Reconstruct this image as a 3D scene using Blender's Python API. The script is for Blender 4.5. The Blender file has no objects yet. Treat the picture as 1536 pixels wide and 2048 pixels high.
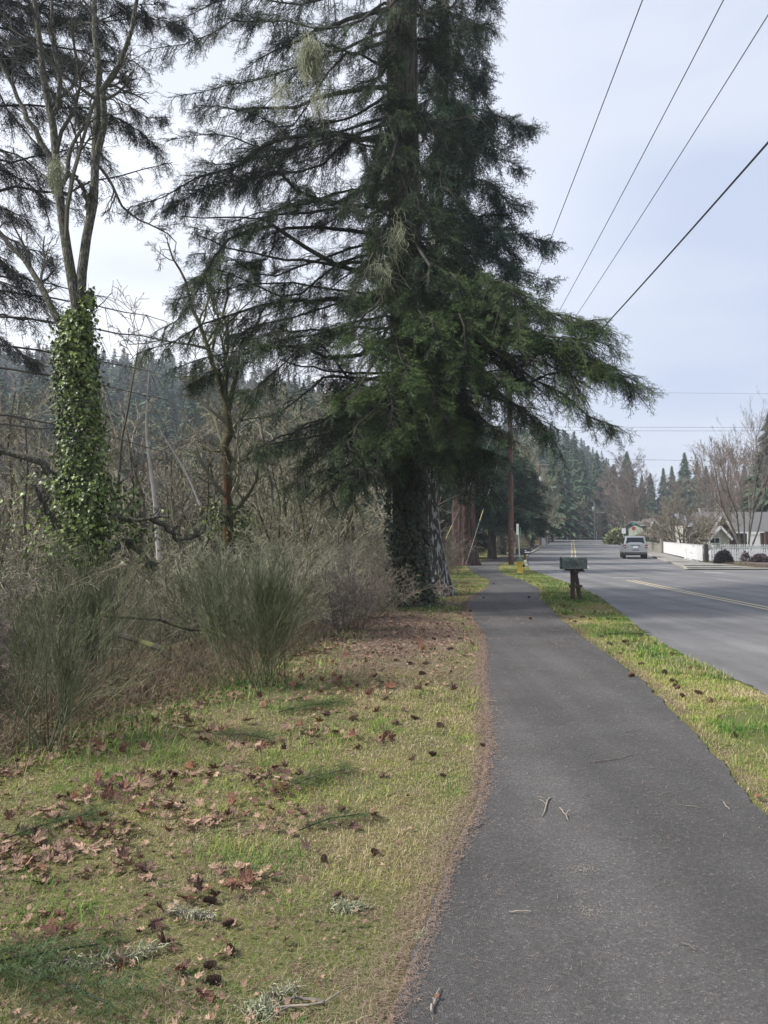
import bpy, bmesh, math, random
import numpy as np
from mathutils import Vector
R = math.radians
rng = np.random.default_rng(7)
random.seed(7)
scene = bpy.context.scene
col = scene.collection
F = 1480.0; CAMH = 1.55; HY = 1079.0
TA = math.atan(55.0/1480.0)
ca, sa = math.cos(TA), math.sin(TA)

# ---------------------------------------------------------------- terrain
def sstep(t):
    t = np.clip(t, 0, 1); return t*t*(3-2*t)
BX = np.array([[-2.9,-12],[-2.9,4],[-2.3,6],[-1.35,8],[-.75,11.5],[.2,16.5],[1.6,25],[3.6,44],[9,70],[18,110],[31,160],[80,440]])
def xb(y): return np.interp(y, BX[:,1], BX[:,0])
def H(x, y):
    x = np.asarray(x, float); y = np.asarray(y, float)
    z = 1.45*sstep((y-50)/95.0)
    s = xb(y)-x
    d = np.clip(s-1.2, 0, None)
    drop = 4.5*(1-np.exp(-(d/12.0)**1.4))
    lump = 0.02*np.sin(x*1.7+y*.9)+0.015*np.sin(y*2.3-x*1.1)
    return z-drop+np.where(s > 0.3, lump*np.clip(s,0,1)*2, 0)
def ray(px, py):
    u = (px-768)/F; v = (1024-py)/F
    return np.array([u, ca-sa*v, sa+ca*v])
def P(px, py, d):
    r = ray(px, py); r = r*(d/r[1]); return np.array([r[0], r[1], r[2]+CAMH])
def G(px, py):
    lo, hi = 0.5, 600.0
    r = ray(px, py); r = r/r[1]
    for _ in range(60):
        m = (lo+hi)/2
        if CAMH+r[2]*m > 1.45*float(sstep((m-50)/95.0)): lo = m
        else: hi = m
    return np.array([r[0]*m, m])

# ---------------------------------------------------------------- materials
MATS = {}
def mat(name, c1, c2=None, scale=8.0, rough=.8, bump=0.0, bscale=None, attr=None, metal=0.0, detail=6, stretch=None, spec=.5, lo=.35, hi=.65, c3=None, dist=.02):
    m = bpy.data.materials.new(name); m.use_nodes = True
    nt = m.node_tree; N = nt.nodes; Lk = nt.links
    b = N['Principled BSDF']
    b.inputs['Roughness'].default_value = rough
    b.inputs['Metallic'].default_value = metal
    b.inputs['Specular IOR Level'].default_value = spec
    b.inputs['Base Color'].default_value = (*c1, 1)
    tc = N.new('ShaderNodeTexCoord'); vec = tc.outputs['Object']
    if stretch:
        mp = N.new('ShaderNodeMapping'); mp.inputs['Scale'].default_value = stretch
        Lk.new(vec, mp.inputs['Vector']); vec = mp.outputs['Vector']
    last = None
    if c2 is not None:
        if attr:
            a = N.new('ShaderNodeAttribute'); a.attribute_name = attr; f = a.outputs['Fac']
        else:
            n = N.new('ShaderNodeTexNoise'); n.inputs['Scale'].default_value = scale; n.inputs['Detail'].default_value = detail
            Lk.new(vec, n.inputs['Vector'])
            mr = N.new('ShaderNodeMapRange'); mr.inputs['From Min'].default_value = lo; mr.inputs['From Max'].default_value = hi
            Lk.new(n.outputs['Fac'], mr.inputs['Value']); f = mr.outputs['Result']
        mx = N.new('ShaderNodeMix'); mx.data_type = 'RGBA'
        mx.inputs[6].default_value = (*c1, 1); mx.inputs[7].default_value = (*c2, 1)
        Lk.new(f, mx.inputs[0]); last = mx.outputs[2]
        if c3 is not None:
            n2 = N.new('ShaderNodeTexNoise'); n2.inputs['Scale'].default_value = scale*.37+.9; n2.inputs['Detail'].default_value = 4
            Lk.new(vec, n2.inputs['Vector'])
            mr2 = N.new('ShaderNodeMapRange'); mr2.inputs['From Min'].default_value = .5; mr2.inputs['From Max'].default_value = .68
            Lk.new(n2.outputs['Fac'], mr2.inputs['Value'])
            mx2 = N.new('ShaderNodeMix'); mx2.data_type = 'RGBA'; mx2.inputs[7].default_value = (*c3, 1)
            Lk.new(last, mx2.inputs[6]); Lk.new(mr2.outputs['Result'], mx2.inputs[0]); last = mx2.outputs[2]
        Lk.new(last, b.inputs['Base Color'])
    if bump:
        n = N.new('ShaderNodeTexNoise'); n.inputs['Scale'].default_value = bscale or scale*2; n.inputs['Detail'].default_value = 6
        Lk.new(vec, n.inputs['Vector'])
        bp = N.new('ShaderNodeBump'); bp.inputs['Strength'].default_value = bump; bp.inputs['Distance'].default_value = dist
        Lk.new(n.outputs['Fac'], bp.inputs['Height']); Lk.new(bp.outputs['Normal'], b.inputs['Normal'])
    MATS[name] = m
    return m

def asphalt(name, base, speck, patch, rough, scale=1.0, crack=.0):
    m = bpy.data.materials.new(name); m.use_nodes = True
    nt = m.node_tree; N = nt.nodes; Lk = nt.links; b = N['Principled BSDF']
    b.inputs['Roughness'].default_value = rough; b.inputs['Specular IOR Level'].default_value = .45
    tc = N.new('ShaderNodeTexCoord'); v = tc.outputs['Object']
    vo = N.new('ShaderNodeTexVoronoi'); vo.inputs['Scale'].default_value = 150*scale; Lk.new(v, vo.inputs['Vector'])
    sp = N.new('ShaderNodeSeparateColor'); Lk.new(vo.outputs['Color'], sp.inputs[0])
    rp = N.new('ShaderNodeValToRGB'); e = rp.color_ramp.elements
    e[0].position = 0; e[0].color = (*[c*.7 for c in base], 1); e[1].position = 1; e[1].color = (*speck, 1)
    k = e.new(.5); k.color = (*base, 1); k2 = e.new(.93); k2.color = (*[c*1.3 for c in base], 1)
    Lk.new(sp.outputs[0], rp.inputs[0])
    n = N.new('ShaderNodeTexNoise'); n.inputs['Scale'].default_value = .8; n.inputs['Detail'].default_value = 8; n.inputs['Roughness'].default_value = .65
    Lk.new(v, n.inputs['Vector'])
    mr = N.new('ShaderNodeMapRange'); mr.inputs['From Min'].default_value = .38; mr.inputs['From Max'].default_value = .62; Lk.new(n.outputs['Fac'], mr.inputs['Value'])
    mx = N.new('ShaderNodeMix'); mx.data_type = 'RGBA'; mx.blend_type = 'MULTIPLY'; mx.inputs[7].default_value = (*patch, 1)
    Lk.new(mr.outputs['Result'], mx.inputs[0]); Lk.new(rp.outputs[0], mx.inputs[6])
    # fine grit
    n2 = N.new('ShaderNodeTexNoise'); n2.inputs['Scale'].default_value = 240*scale; n2.inputs['Detail'].default_value = 3; Lk.new(v, n2.inputs['Vector'])
    ad = N.new('ShaderNodeMix'); ad.data_type = 'RGBA'; ad.blend_type = 'OVERLAY'; ad.inputs[0].default_value = .6
    Lk.new(mx.outputs[2], ad.inputs[6]); Lk.new(n2.outputs['Color'], ad.inputs[7])
    bw = N.new('ShaderNodeRGBToBW'); Lk.new(n2.outputs['Color'], bw.inputs[0]); Lk.new(bw.outputs[0], ad.inputs[7])
    Lk.new(ad.outputs[2], b.inputs['Base Color'])
    cr = N.new('ShaderNodeTexVoronoi'); cr.feature = 'DISTANCE_TO_EDGE'; cr.inputs['Scale'].default_value = .22; cr.inputs['Randomness'].default_value = 1
    wn = N.new('ShaderNodeTexNoise'); wn.inputs['Scale'].default_value = 1.3; wn.inputs['Detail'].default_value = 6; Lk.new(v, wn.inputs['Vector'])
    wv = N.new('ShaderNodeMix'); wv.data_type = 'VECTOR'; wv.inputs[0].default_value = .28; Lk.new(v, wv.inputs[4]); Lk.new(wn.outputs['Color'], wv.inputs[5]); Lk.new(wv.outputs[1], cr.inputs['Vector'])
    cm = N.new('ShaderNodeMapRange'); cm.inputs['From Min'].default_value = .0006; cm.inputs['From Max'].default_value = .0025; cm.inputs['To Min'].default_value = crack; cm.inputs['To Max'].default_value = 0; Lk.new(cr.outputs['Distance'], cm.inputs['Value'])
    bn = N.new('ShaderNodeTexNoise'); bn.inputs['Scale'].default_value = .25; bn.inputs['Detail'].default_value = 3; Lk.new(v, bn.inputs['Vector'])
    mp_ = N.new('ShaderNodeMapping'); mp_.inputs['Scale'].default_value = (2.6,.07,1); Lk.new(v, mp_.inputs['Vector'])
    sn = N.new('ShaderNodeTexNoise'); sn.inputs['Scale'].default_value = .6; sn.inputs['Detail'].default_value = 4; Lk.new(mp_.outputs['Vector'], sn.inputs['Vector'])
    sm_ = N.new('ShaderNodeMapRange'); sm_.inputs['From Min'].default_value = .35; sm_.inputs['From Max'].default_value = .65; sm_.inputs['To Min'].default_value = .76; sm_.inputs['To Max'].default_value = 1.16; Lk.new(sn.outputs['Fac'], sm_.inputs['Value'])
    ml = N.new('ShaderNodeVectorMath'); ml.operation = 'SCALE'; Lk.new(ad.outputs[2], ml.inputs[0]); Lk.new(sm_.outputs[0], ml.inputs['Scale'])
    ck = N.new('ShaderNodeMix'); ck.data_type = 'RGBA'; ck.inputs[7].default_value = (.028,.027,.026,1); Lk.new(cm.outputs[0], ck.inputs[0]); Lk.new(ml.outputs[0], ck.inputs[6]); Lk.new(ck.outputs[2], b.inputs['Base Color'])
    bp = N.new('ShaderNodeBump'); bp.inputs['Strength'].default_value = .75; bp.inputs['Distance'].default_value = .006
    Lk.new(vo.outputs['Distance'], bp.inputs['Height']); Lk.new(bp.outputs['Normal'], b.inputs['Normal'])
    return m

# ---------------------------------------------------------------- geometry collector
class Geo:
    def __init__(s): s.v = []; s.f = {3: [], 4: []}; s.t = {3: [], 4: []}; s.m = {3: [], 4: []}; s.n = 0
    def add(s, v, f, tint=0.5, mi=0):
        v = np.asarray(v, np.float32).reshape(-1, 3); f = np.asarray(f, np.int64)
        k = f.shape[-1]; f = f.reshape(-1, k)
        s.v.append(v); s.f[k].append(f+s.n); s.n += len(v)
        s.t[k].append(np.broadcast_to(np.asarray(tint, np.float32), (len(f),)).copy())
        s.m[k].append(np.full(len(f), mi, np.int32))
    def mesh(s, name, mats, smooth=False):
        me = bpy.data.meshes.new(name)
        v = np.concatenate(s.v) if s.v else np.zeros((0, 3), np.float32)
        f3 = np.concatenate(s.f[3]) if s.f[3] else np.zeros((0, 3), np.int64)
        f4 = np.concatenate(s.f[4]) if s.f[4] else np.zeros((0, 4), np.int64)
        t = np.concatenate([*(s.t[3] or [np.zeros(0, np.float32)]), *(s.t[4] or [np.zeros(0, np.float32)])])
        mi = np.concatenate([*(s.m[3] or [np.zeros(0, np.int32)]), *(s.m[4] or [np.zeros(0, np.int32)])])
        nl = f3.size+f4.size
        me.vertices.add(len(v)); me.vertices.foreach_set('co', v.ravel())
        me.loops.add(nl); me.loops.foreach_set('vertex_index', np.concatenate([f3.ravel(), f4.ravel()]).astype(np.int32))
        npoly = len(f3)+len(f4)
        me.polygons.add(npoly)
        ls = np.concatenate([np.arange(len(f3))*3, len(f3)*3+np.arange(len(f4))*4]).astype(np.int32)
        me.polygons.foreach_set('loop_start', ls)
        ms = mats if isinstance(mats, (list, tuple)) else [mats]
        for m in ms: me.materials.append(m)
        if len(ms) > 1: me.polygons.foreach_set('material_index', mi)
        a = me.attributes.new('tint', 'FLOAT', 'FACE'); a.data.foreach_set('value', t.astype(np.float32))
        me.update(calc_edges=True)
        me.polygons.foreach_set('use_smooth', np.full(npoly, bool(smooth)))
        me.update()
        return me
    def build(s, name, mats, parent=None, smooth=False):
        o = bpy.data.objects.new(name, s.mesh(name, mats, smooth)); col.objects.link(o)
        if parent is not None: o.parent = parent
        return o
    # simple shapes -------------------------------------------------
    def box(s, c, size, rz=0, mi=0, tint=.5, M=None):
        x, y, z = [q/2 for q in size]
        v = np.array([[-x,-y,-z],[x,-y,-z],[x,y,-z],[-x,y,-z],[-x,-y,z],[x,-y,z],[x,y,z],[-x,y,z]], float)
        if M is not None: v = v@np.asarray(M).T
        if rz:
            c_, s_ = math.cos(rz), math.sin(rz); v = v@np.array([[c_, s_, 0],[-s_, c_, 0],[0,0,1]])
        s.add(v+np.array(c), [[0,3,2,1],[4,5,6,7],[0,1,5,4],[1,2,6,5],[2,3,7,6],[3,0,4,7]], tint, mi)
    def bar(s, a, b, w, h=None, mi=0, tint=.5):
        a = np.array(a, float); b = np.array(b, float); h = h or w
        t = b-a; L = np.linalg.norm(t); t /= L
        up = np.array([0,0,1.]) if abs(t[2]) < .95 else np.array([0,1.,0])
        sd = np.cross(t, up); sd /= np.linalg.norm(sd); u = np.cross(sd, t)
        vs = []
        for q in (a, b):
            for i, j in ((-1,-1),(1,-1),(1,1),(-1,1)): vs.append(q+sd*i*w/2+u*j*h/2)
        s.add(vs, [[0,1,2,3],[7,6,5,4],[0,4,5,1],[1,5,6,2],[2,6,7,3],[3,7,4,0]], tint, mi)
    def tube(s, pts, rad, sides=8, mi=0, tint=.5, cap=True):
        pts = np.array(pts, float); rad = np.broadcast_to(np.asarray(rad, float), (len(pts),))
        v, q = tubes(pts[None], rad[None], sides)
        s.add(v, q, tint, mi)
        if cap:
            for k in (0, len(pts)-1):
                ring = v.reshape(len(pts), sides, 3)[k]
                s.add(np.vstack([ring, pts[k]]), [[i, (i+1) % sides, sides] for i in range(sides)], tint, mi)
    def lathe(s, prof, c=(0,0,0), sides=20, mi=0, tint=.5):
        prof = np.array(prof, float); n = len(prof); a = np.arange(sides)*2*np.pi/sides
        v = np.stack([prof[:,0][:,None]*np.cos(a), prof[:,0][:,None]*np.sin(a), np.repeat(prof[:,1][:,None], sides, 1)], -1).reshape(-1,3)+np.array(c)
        i = np.arange(n-1)[:,None]*sides; j = np.arange(sides)[None]; j2 = (j+1) % sides
        s.add(v, np.stack([i+j, i+j2, i+sides+j2, i+sides+j], -1).reshape(-1,4), tint, mi)
    def prism(s, poly, axis_pts, mi=0, tint=.5):
        """poly: list of 3-D points (planar, convex-ish); axis_pts: extrusion vector"""
        p = np.array(poly, float); e = np.array(axis_pts, float); n = len(p)
        v = np.vstack([p, p+e, p.mean(0)[None], (p+e).mean(0)[None]])
        s.add(v, [[i, (i+1) % n, 2*n] for i in range(n)]+[[n+(i+1) % n, n+i, 2*n+1] for i in range(n)], tint, mi)
        s.add(v, [[i, n+i, n+(i+1) % n, (i+1) % n] for i in range(n)], tint, mi)

def nrm(v): return v/(np.linalg.norm(v, axis=-1, keepdims=True)+1e-9)
def tubes(Pt, Rd, sides=3):
    """Pt (N,K,3), Rd (N,K) -> verts, quads"""
    N, K, _ = Pt.shape
    T = np.gradient(Pt, axis=1); T = nrm(T)
    t0 = nrm(Pt[:, -1]-Pt[:, 0])
    ref = np.where(np.abs(t0[:, 2:3]) < .8, np.array([[0,0,1.]]), np.array([[1.,.2,0]]))
    A = nrm(np.cross(T, ref[:, None, :])); B = np.cross(T, A)
    a = np.arange(sides)*2*np.pi/sides
    V = Pt[:, :, None]+Rd[:, :, None, None]*(A[:, :, None]*np.cos(a)[:, None]+B[:, :, None]*np.sin(a)[:, None])
    base = (np.arange(N)*K*sides)[:, None, None]; k = (np.arange(K-1)*sides)[None, :, None]; j = np.arange(sides)[None, None]
    j2 = (j+1) % sides
    q = np.stack([base+k+j, base+k+j2, base+k+sides+j2, base+k+sides+j], -1).reshape(-1, 4)
    return V.reshape(-1, 3), q
def inst(tv, tf, O, X, Y, Z):
    V = O[:, None]+tv[None, :, 0:1]*X[:, None]+tv[None, :, 1:2]*Y[:, None]+tv[None, :, 2:3]*Z[:, None]
    n = len(tv); f = tf[None]+(np.arange(len(O))*n)[:, None, None]
    return V.reshape(-1, 3), f.reshape(-1, tf.shape[1])
def tag(o, label=None, cat=None, group=None, kind=None):
    if label: o['label'] = label
    if cat: o['category'] = cat
    if group: o['group'] = group
    if kind: o['kind'] = kind
    return o
def empty(name, loc=(0,0,0), rz=0, label=None, cat=None, group=None):
    o = bpy.data.objects.new(name, None); col.objects.link(o); o.location = loc; o.rotation_euler = (0,0,rz)
    o.empty_display_size = .2
    return tag(o, label, cat, group)
def dup(root, loc, rz=0, sc=1.0, label=None):
    r = root.copy(); col.objects.link(r); r.location = loc; r.rotation_euler = (0,0,rz); r.scale = (sc,)*3 if not hasattr(sc, '__len__') else sc
    if label: r['label'] = label
    for ch in list(root.children):
        c = ch.copy(); col.objects.link(c); c.parent = r
        for g in list(ch.children):
            d = g.copy(); col.objects.link(d); d.parent = c
    return r

# ---------------------------------------------------------------- camera, light, world
cam = bpy.data.cameras.new('camera'); co = bpy.data.objects.new('camera', cam); col.objects.link(co)
cam.sensor_fit = 'VERTICAL'; cam.sensor_height = 36; cam.sensor_width = 27; cam.lens = F/2048*36
co.location = (0, 0, CAMH); co.rotation_euler = (R(90)+TA, 0, 0); cam.clip_end = 3000; cam.clip_start = .05
scene.camera = co
SUNAZ, SUNEL = R(-105), R(42)
sl = bpy.data.lights.new('sun', 'SUN'); sl.energy = 4.4; sl.angle = R(8); sl.color = (1, .96, .9)
so = bpy.data.objects.new('sun', sl); col.objects.link(so)
sd = Vector((math.sin(SUNAZ)*math.cos(SUNEL), math.cos(SUNAZ)*math.cos(SUNEL), math.sin(SUNEL)))
so.rotation_euler = sd.to_track_quat('Z', 'Y').to_euler()
w = bpy.data.worlds.new('World'); scene.world = w; w.use_nodes = True
N = w.node_tree.nodes; Lk = w.node_tree.links; bg = N['Background']
sky = N.new('ShaderNodeTexSky'); sky.sky_type = 'NISHITA'; sky.sun_disc = False; sky.sun_elevation = SUNEL; sky.sun_rotation = SUNAZ
sky.air_density = 1.0; sky.dust_density = 1.5
bg.inputs['Strength'].default_value = .1
tc = N.new('ShaderNodeTexCoord')
sep = N.new('ShaderNodeSeparateXYZ'); Lk.new(tc.outputs['Generated'], sep.inputs[0])
dt = N.new('ShaderNodeVectorMath'); dt.operation = 'DOT_PRODUCT'; dt.inputs[1].default_value = (math.sin(R(-22))*.95, math.cos(R(-22))*.95, .3)
Lk.new(tc.outputs['Generated'], dt.inputs[0])
gl = N.new('ShaderNodeMapRange'); gl.inputs['From Min'].default_value = .72; gl.inputs['From Max'].default_value = 1.0; gl.interpolation_type = 'SMOOTHSTEP'
Lk.new(dt.outputs['Value'], gl.inputs['Value'])
cl = N.new('ShaderNodeMix'); cl.data_type = 'RGBA'
cl.inputs[6].default_value = (4.3, 4.85, 6.2, 1); cl.inputs[7].default_value = (8.6, 8.8, 9.3, 1)
Lk.new(gl.outputs['Result'], cl.inputs[0])
mp = N.new('ShaderNodeMapping'); mp.inputs['Scale'].default_value = (1.2, 1.2, 5); Lk.new(tc.outputs['Generated'], mp.inputs['Vector'])
nz = N.new('ShaderNodeTexNoise'); nz.inputs['Scale'].default_value = 1.6; nz.inputs['Detail'].default_value = 5; nz.inputs['Roughness'].default_value = .45
Lk.new(mp.outputs['Vector'], nz.inputs['Vector'])
nr = N.new('ShaderNodeMapRange'); nr.inputs['From Min'].default_value = .42; nr.inputs['From Max'].default_value = .62; nr.inputs['To Min'].default_value = .0; nr.inputs['To Max'].default_value = .75
Lk.new(nz.outputs['Fac'], nr.inputs['Value'])
c2 = N.new('ShaderNodeMix'); c2.data_type = 'RGBA'; c2.inputs[7].default_value = (5.9, 6.25, 7.0, 1)
Lk.new(nr.outputs['Result'], c2.inputs[0]); Lk.new(cl.outputs[2], c2.inputs[6])
fm = N.new('ShaderNodeMix'); fm.data_type = 'RGBA'; fm.inputs[0].default_value = .88
Lk.new(sky.outputs[0], fm.inputs[6]); Lk.new(c2.outputs[2], fm.inputs[7]); Lk.new(fm.outputs[2], bg.inputs['Color'])
scene.view_settings.view_transform = 'Standard'; scene.view_settings.look = 'None'
scene.view_settings.exposure = .62; scene.view_settings.gamma = 1
scene.cycles.max_bounces = 5; scene.cycles.diffuse_bounces = 3; scene.cycles.glossy_bounces = 2; scene.cycles.transmission_bounces = 2
scene.cycles.volume_bounces = 0; scene.cycles.transparent_max_bounces = 6
scene.cycles.use_denoising = True; scene.cycles.use_adaptive_sampling = True; scene.cycles.adaptive_threshold = .015
scene.cycles.caustics_reflective = False; scene.cycles.caustics_refractive = False

# ---------------------------------------------------------------- path and road geometry
rows = [(1494,973,1412),(1431,971,1350),(1377,964,1298),(1353,964,1270),(1310,966,1215),(1275,961,1163),(1244,942,1128),(1213,930,1093),(1197,941,1078),(1178,972,1078),(1160,981,1043),(1150,953,1008),(1142,942,997),(1133,934,996),(1126,946,1006),(1119,980,1026),(1111,1010,1046),(1104,1030,1062),(1098,1044,1074),(1091,1068,1092)]
PE = [(-10,-.4,1.75),(0,-.3,1.8),(2.37,.0,1.88),(2.975,.165,1.97),(3.69,.34,2.03),(4.4,.556,2.16)]
for py, a, b in rows:
    g = G(a, py); g2 = G(b, py); PE.append(((g[1]+g2[1])/2, g[0], g2[0]))
PE.append((140, 30.2, 31.8)); PE.append((160, 35, 36.6))
PE = np.array(PE)
def pL(y): return np.interp(y, PE[:,0], PE[:,1])
def pR(y): return np.interp(y, PE[:,0], PE[:,2])
RL = np.array([(-12,3.6),(4,3.7),(7.3,3.8),(9.5,3.95),(12,4.25),(15.7,5.0),(19.5,5.7),(23.9,6.35),(32.3,7.0),(38,7.5),(45,8.7),(53,10.2),(66,12.8),(82,17),(110,24.2),(143,33.2),(170,41)])
RR = np.array([(37.6,15.3),(40,16.1),(46.8,18.15),(58.8,21.55),(72,25.2),(108,34),(143,42.7),(170,51)])
def rL(y): return np.interp(y, RL[:,0], RL[:,1])
def rR(y): return np.interp(y, RR[:,0], RR[:,1])

def strip(xl, xr, ys, n, dz, jitl=0, jitr=0, seed=1):
    g = Geo(); r = np.random.default_rng(seed)
    a = xl(ys)+(np.convolve(r.normal(0, 1, len(ys)), [.3,.4,.3], 'same'))*jitl
    b = xr(ys)+(np.convolve(r.normal(0, 1, len(ys)), [.3,.4,.3], 'same'))*jitr
    u = np.linspace(0, 1, n)
    X = a[:, None]*(1-u)+b[:, None]*u; Y = np.repeat(ys[:, None], n, 1)
    Z = 1.45*sstep((Y-50)/95.0)+dz
    v = np.stack([X, Y, Z], -1).reshape(-1, 3)
    i = np.arange(len(ys)-1)[:, None]*n; j = np.arange(n-1)[None]
    g.add(v, np.stack([i+j, i+j+1, i+n+j+1, i+n+j], -1).reshape(-1, 4))
    return g
ysp = np.concatenate([np.arange(-9, 1, .5), np.arange(1, 14, .05), np.arange(14, 60, .25), np.arange(60, 160, 2.)])
m_path = asphalt('path_asphalt', (.092,.087,.082), (.21,.20,.185), (.74,.73,.72), .85)
m_road = asphalt('road_asphalt', (.18,.174,.168), (.26,.255,.245), (.76,.76,.76), .7, crack=.0)
tag(strip(pL, pR, ysp, 5, .016, .022, .022, 3).build('path', m_path), kind='structure')
g = Geo()
def rsec(ys, fl, fr, n=8):
    s_ = strip(fl, fr, ys, n, .012)
    g.add(s_.v[0], s_.f[4][0])
jr = np.random.default_rng(11)
ysr = np.concatenate([np.arange(-12, 4, 1.), np.arange(4, 22.01, .12)])
jit = np.convolve(jr.normal(0, .03, 4000), [.3,.4,.3], 'same')
rsec(ysr, lambda y: rL(y)+jit[(y*20).astype(int)], lambda y: 13.0+0*y)
rsec(np.arange(22, 37.61, .3), lambda y: rL(y)+jit[(y*20).astype(int)], lambda y: 70.0+0*y)
rsec(np.arange(37.6, 168, .8), rL, lambda y: rR(y)+.0)
tag(g.build('road', m_road), kind='structure')

# ground sheet
def axis(a, b, fine_lo, fine_hi, st, grow=1.12):
    c = list(np.arange(fine_lo, fine_hi, st)); d = st
    while c[-1] < b: d *= grow; c.append(c[-1]+d)
    d = st
    while c[0] > a: d *= grow; c.insert(0, c[0]-d)
    return np.clip(np.array(c), a, b)
gx = axis(-430, 430, -12, 12, .3); gy = axis(-25, 440, 0, 40, .35, 1.06)
X, Y = np.meshgrid(gx, gy); Z = H(X, Y)
g = Geo(); n = len(gx); i = np.arange(len(gy)-1)[:, None]*n; j = np.arange(n-1)[None]
g.add(np.stack([X, Y, Z], -1).reshape(-1, 3), np.stack([i+j, i+j+1, i+n+j+1, i+n+j], -1).reshape(-1, 4))
me = g.mesh('ground', None, True); me.materials.clear()
# zone attribute: 1 = woodland floor, 0 = lawn ; edge = closeness to the path
def sm(a): return sstep(a)
wood = sm((xb(Y)-X+.5)/1.3); edge = .45*np.exp(-np.abs(X-pL(Y)+.03)/.12)+.4*np.exp(-np.abs(X-pR(Y)-.05)/.12)
pile = np.exp(-(((X-.1)/1.5)**2+((Y-12.5)/3.2)**2))*1.2 + np.exp(-(((X-2.2)/1.2)**2+((Y-20)/3.5)**2))
for nm, arr in (('wood', wood), ('edge', edge), ('pile', pile)):
    a = me.attributes.new(nm, 'FLOAT', 'POINT'); a.data.foreach_set('value', arr.ravel().astype(np.float32))
gm = bpy.data.materials.new('ground_cover'); gm.use_nodes = True
N = gm.node_tree.nodes; Lk = gm.node_tree.links; b = N['Principled BSDF']; b.inputs['Roughness'].default_value = .95; b.inputs['Specular IOR Level'].default_value = .15
tc = N.new('ShaderNodeTexCoord')
def noise(s, d=6, r=.6):
    n = N.new('ShaderNodeTexNoise'); n.inputs['Scale'].default_value = s; n.inputs['Detail'].default_value = d; n.inputs['Roughness'].default_value = r
    Lk.new(tc.outputs['Object'], n.inputs['Vector']); return n.outputs['Fac']
def mrange(f, a, b_, c=0, d=1):
    n = N.new('ShaderNodeMapRange'); Lk.new(f, n.inputs['Value']); n.inputs['From Min'].default_value = a; n.inputs['From Max'].default_value = b_
    n.inputs['To Min'].default_value = c; n.inputs['To Max'].default_value = d; return n.outputs['Result']
def mixc(f, a, b_):
    n = N.new('ShaderNodeMix'); n.data_type = 'RGBA'
    for k, q in ((6, a), (7, b_)):
        if isinstance(q, tuple): n.inputs[k].default_value = (*q, 1)
        else: Lk.new(q, n.inputs[k])
    if isinstance(f, float): n.inputs[0].default_value = f
    else: Lk.new(f, n.inputs[0])
    return n.outputs[2]
def attrn(nm): a = N.new('ShaderNodeAttribute'); a.attribute_name = nm; return a.outputs['Fac']
def mth(op, a, b_):
    n = N.new('ShaderNodeMath'); n.operation = op
    for k, q in ((0, a), (1, b_)):
        if isinstance(q, (int, float)): n.inputs[k].default_value = q
        else: Lk.new(q, n.inputs[k])
    return n.outputs[0]
lawn = mixc(mrange(noise(.9), .42, .62), (.085,.11,.03), (.17,.165,.05))
lawn = mixc(mrange(noise(5, 8, .75), .5, .62), lawn, (.11,.08,.05))
lawn = mixc(mrange(noise(60, 4, .6), .45, .7), lawn, (.20,.18,.09))
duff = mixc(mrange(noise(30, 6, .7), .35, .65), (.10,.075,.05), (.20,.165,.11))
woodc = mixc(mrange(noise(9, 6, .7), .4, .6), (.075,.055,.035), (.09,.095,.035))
ef = mth('MULTIPLY', attrn('edge'), mrange(noise(2.2, 5), .3, .6, .55, 1.3))
c = mixc(mrange(ef, .25, .75), lawn, duff)
pf = mth('MULTIPLY', attrn('pile'), mrange(noise(1.5, 6), .3, .6, .5, 1.3))
c = mixc(mrange(pf, .25, .6), c, duff)
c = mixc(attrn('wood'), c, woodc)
Lk.new(c, b.inputs['Base Color'])
bp = N.new('ShaderNodeBump'); bp.inputs['Strength'].default_value = .9; bp.inputs['Distance'].default_value = .02
Lk.new(noise(45, 6, .7), bp.inputs['Height']); Lk.new(bp.outputs['Normal'], b.inputs['Normal'])
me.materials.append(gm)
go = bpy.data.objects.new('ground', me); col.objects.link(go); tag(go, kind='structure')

# markings
m_yel = mat('road_paint_yellow', (.52,.42,.17), (.3,.28,.2), 30, .7, lo=.5, hi=.75)
m_pyel = mat('road_paint_faded_yellow', (.60,.50,.30), (.42,.38,.3), 30, .7, lo=.5, hi=.75)
m_wht = mat('road_paint_white', (.62,.61,.57), (.35,.35,.35), 30, .7, lo=.5, hi=.75)
def line(pts, w_, offs, m, name):
    g = Geo(); pts = np.array(pts, float)
    for o_ in offs:
        ys = np.arange(pts[0,1], pts[-1,1]+.01, .5); xs = np.interp(ys, pts[:,1], pts[:,0])
        for k in range(len(ys)-1):
            z0, z1 = [1.45*float(sstep((q-50)/95.))+.017 for q in (ys[k], ys[k+1])]
            sx = (xs[k+1]-xs[k])/(ys[k+1]-ys[k]); L = math.hypot(1, sx)
            ow = o_*L; ww = w_/2*L
            g.add([[xs[k]+ow-ww, ys[k], z0],[xs[k]+ow+ww, ys[k], z0],[xs[k+1]+ow+ww, ys[k+1], z1],[xs[k+1]+ow-ww, ys[k+1], z1]], [[0,1,2,3]])
    tag(g.build(name, m), kind='structure')
line([(8.15,-10),(8.35,8),(8.56,16.5),(8.85,22),(9.3,28.3)], .09, (-.125,.125), m_pyel, 'centre_line')
line([(11.3,41),(12.3,46)], .12, (0,), m_wht, 'lane_mark')
line([(12.6,48),(14.7,57.5),(19.2,75),(26,102),(37,145),(41,160)], .11, (-.16,.16), m_yel, 'centre_line')
g = Geo(); g.box((9.7,29.6,.018), (1.1,.16,.002)); tag(g.build('stop_mark', m_wht), kind='structure')
g = Geo(); g.box((15.2,34.2,.018), (.9,.2,.002)); tag(g.build('stop_mark', m_wht), kind='structure')
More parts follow.
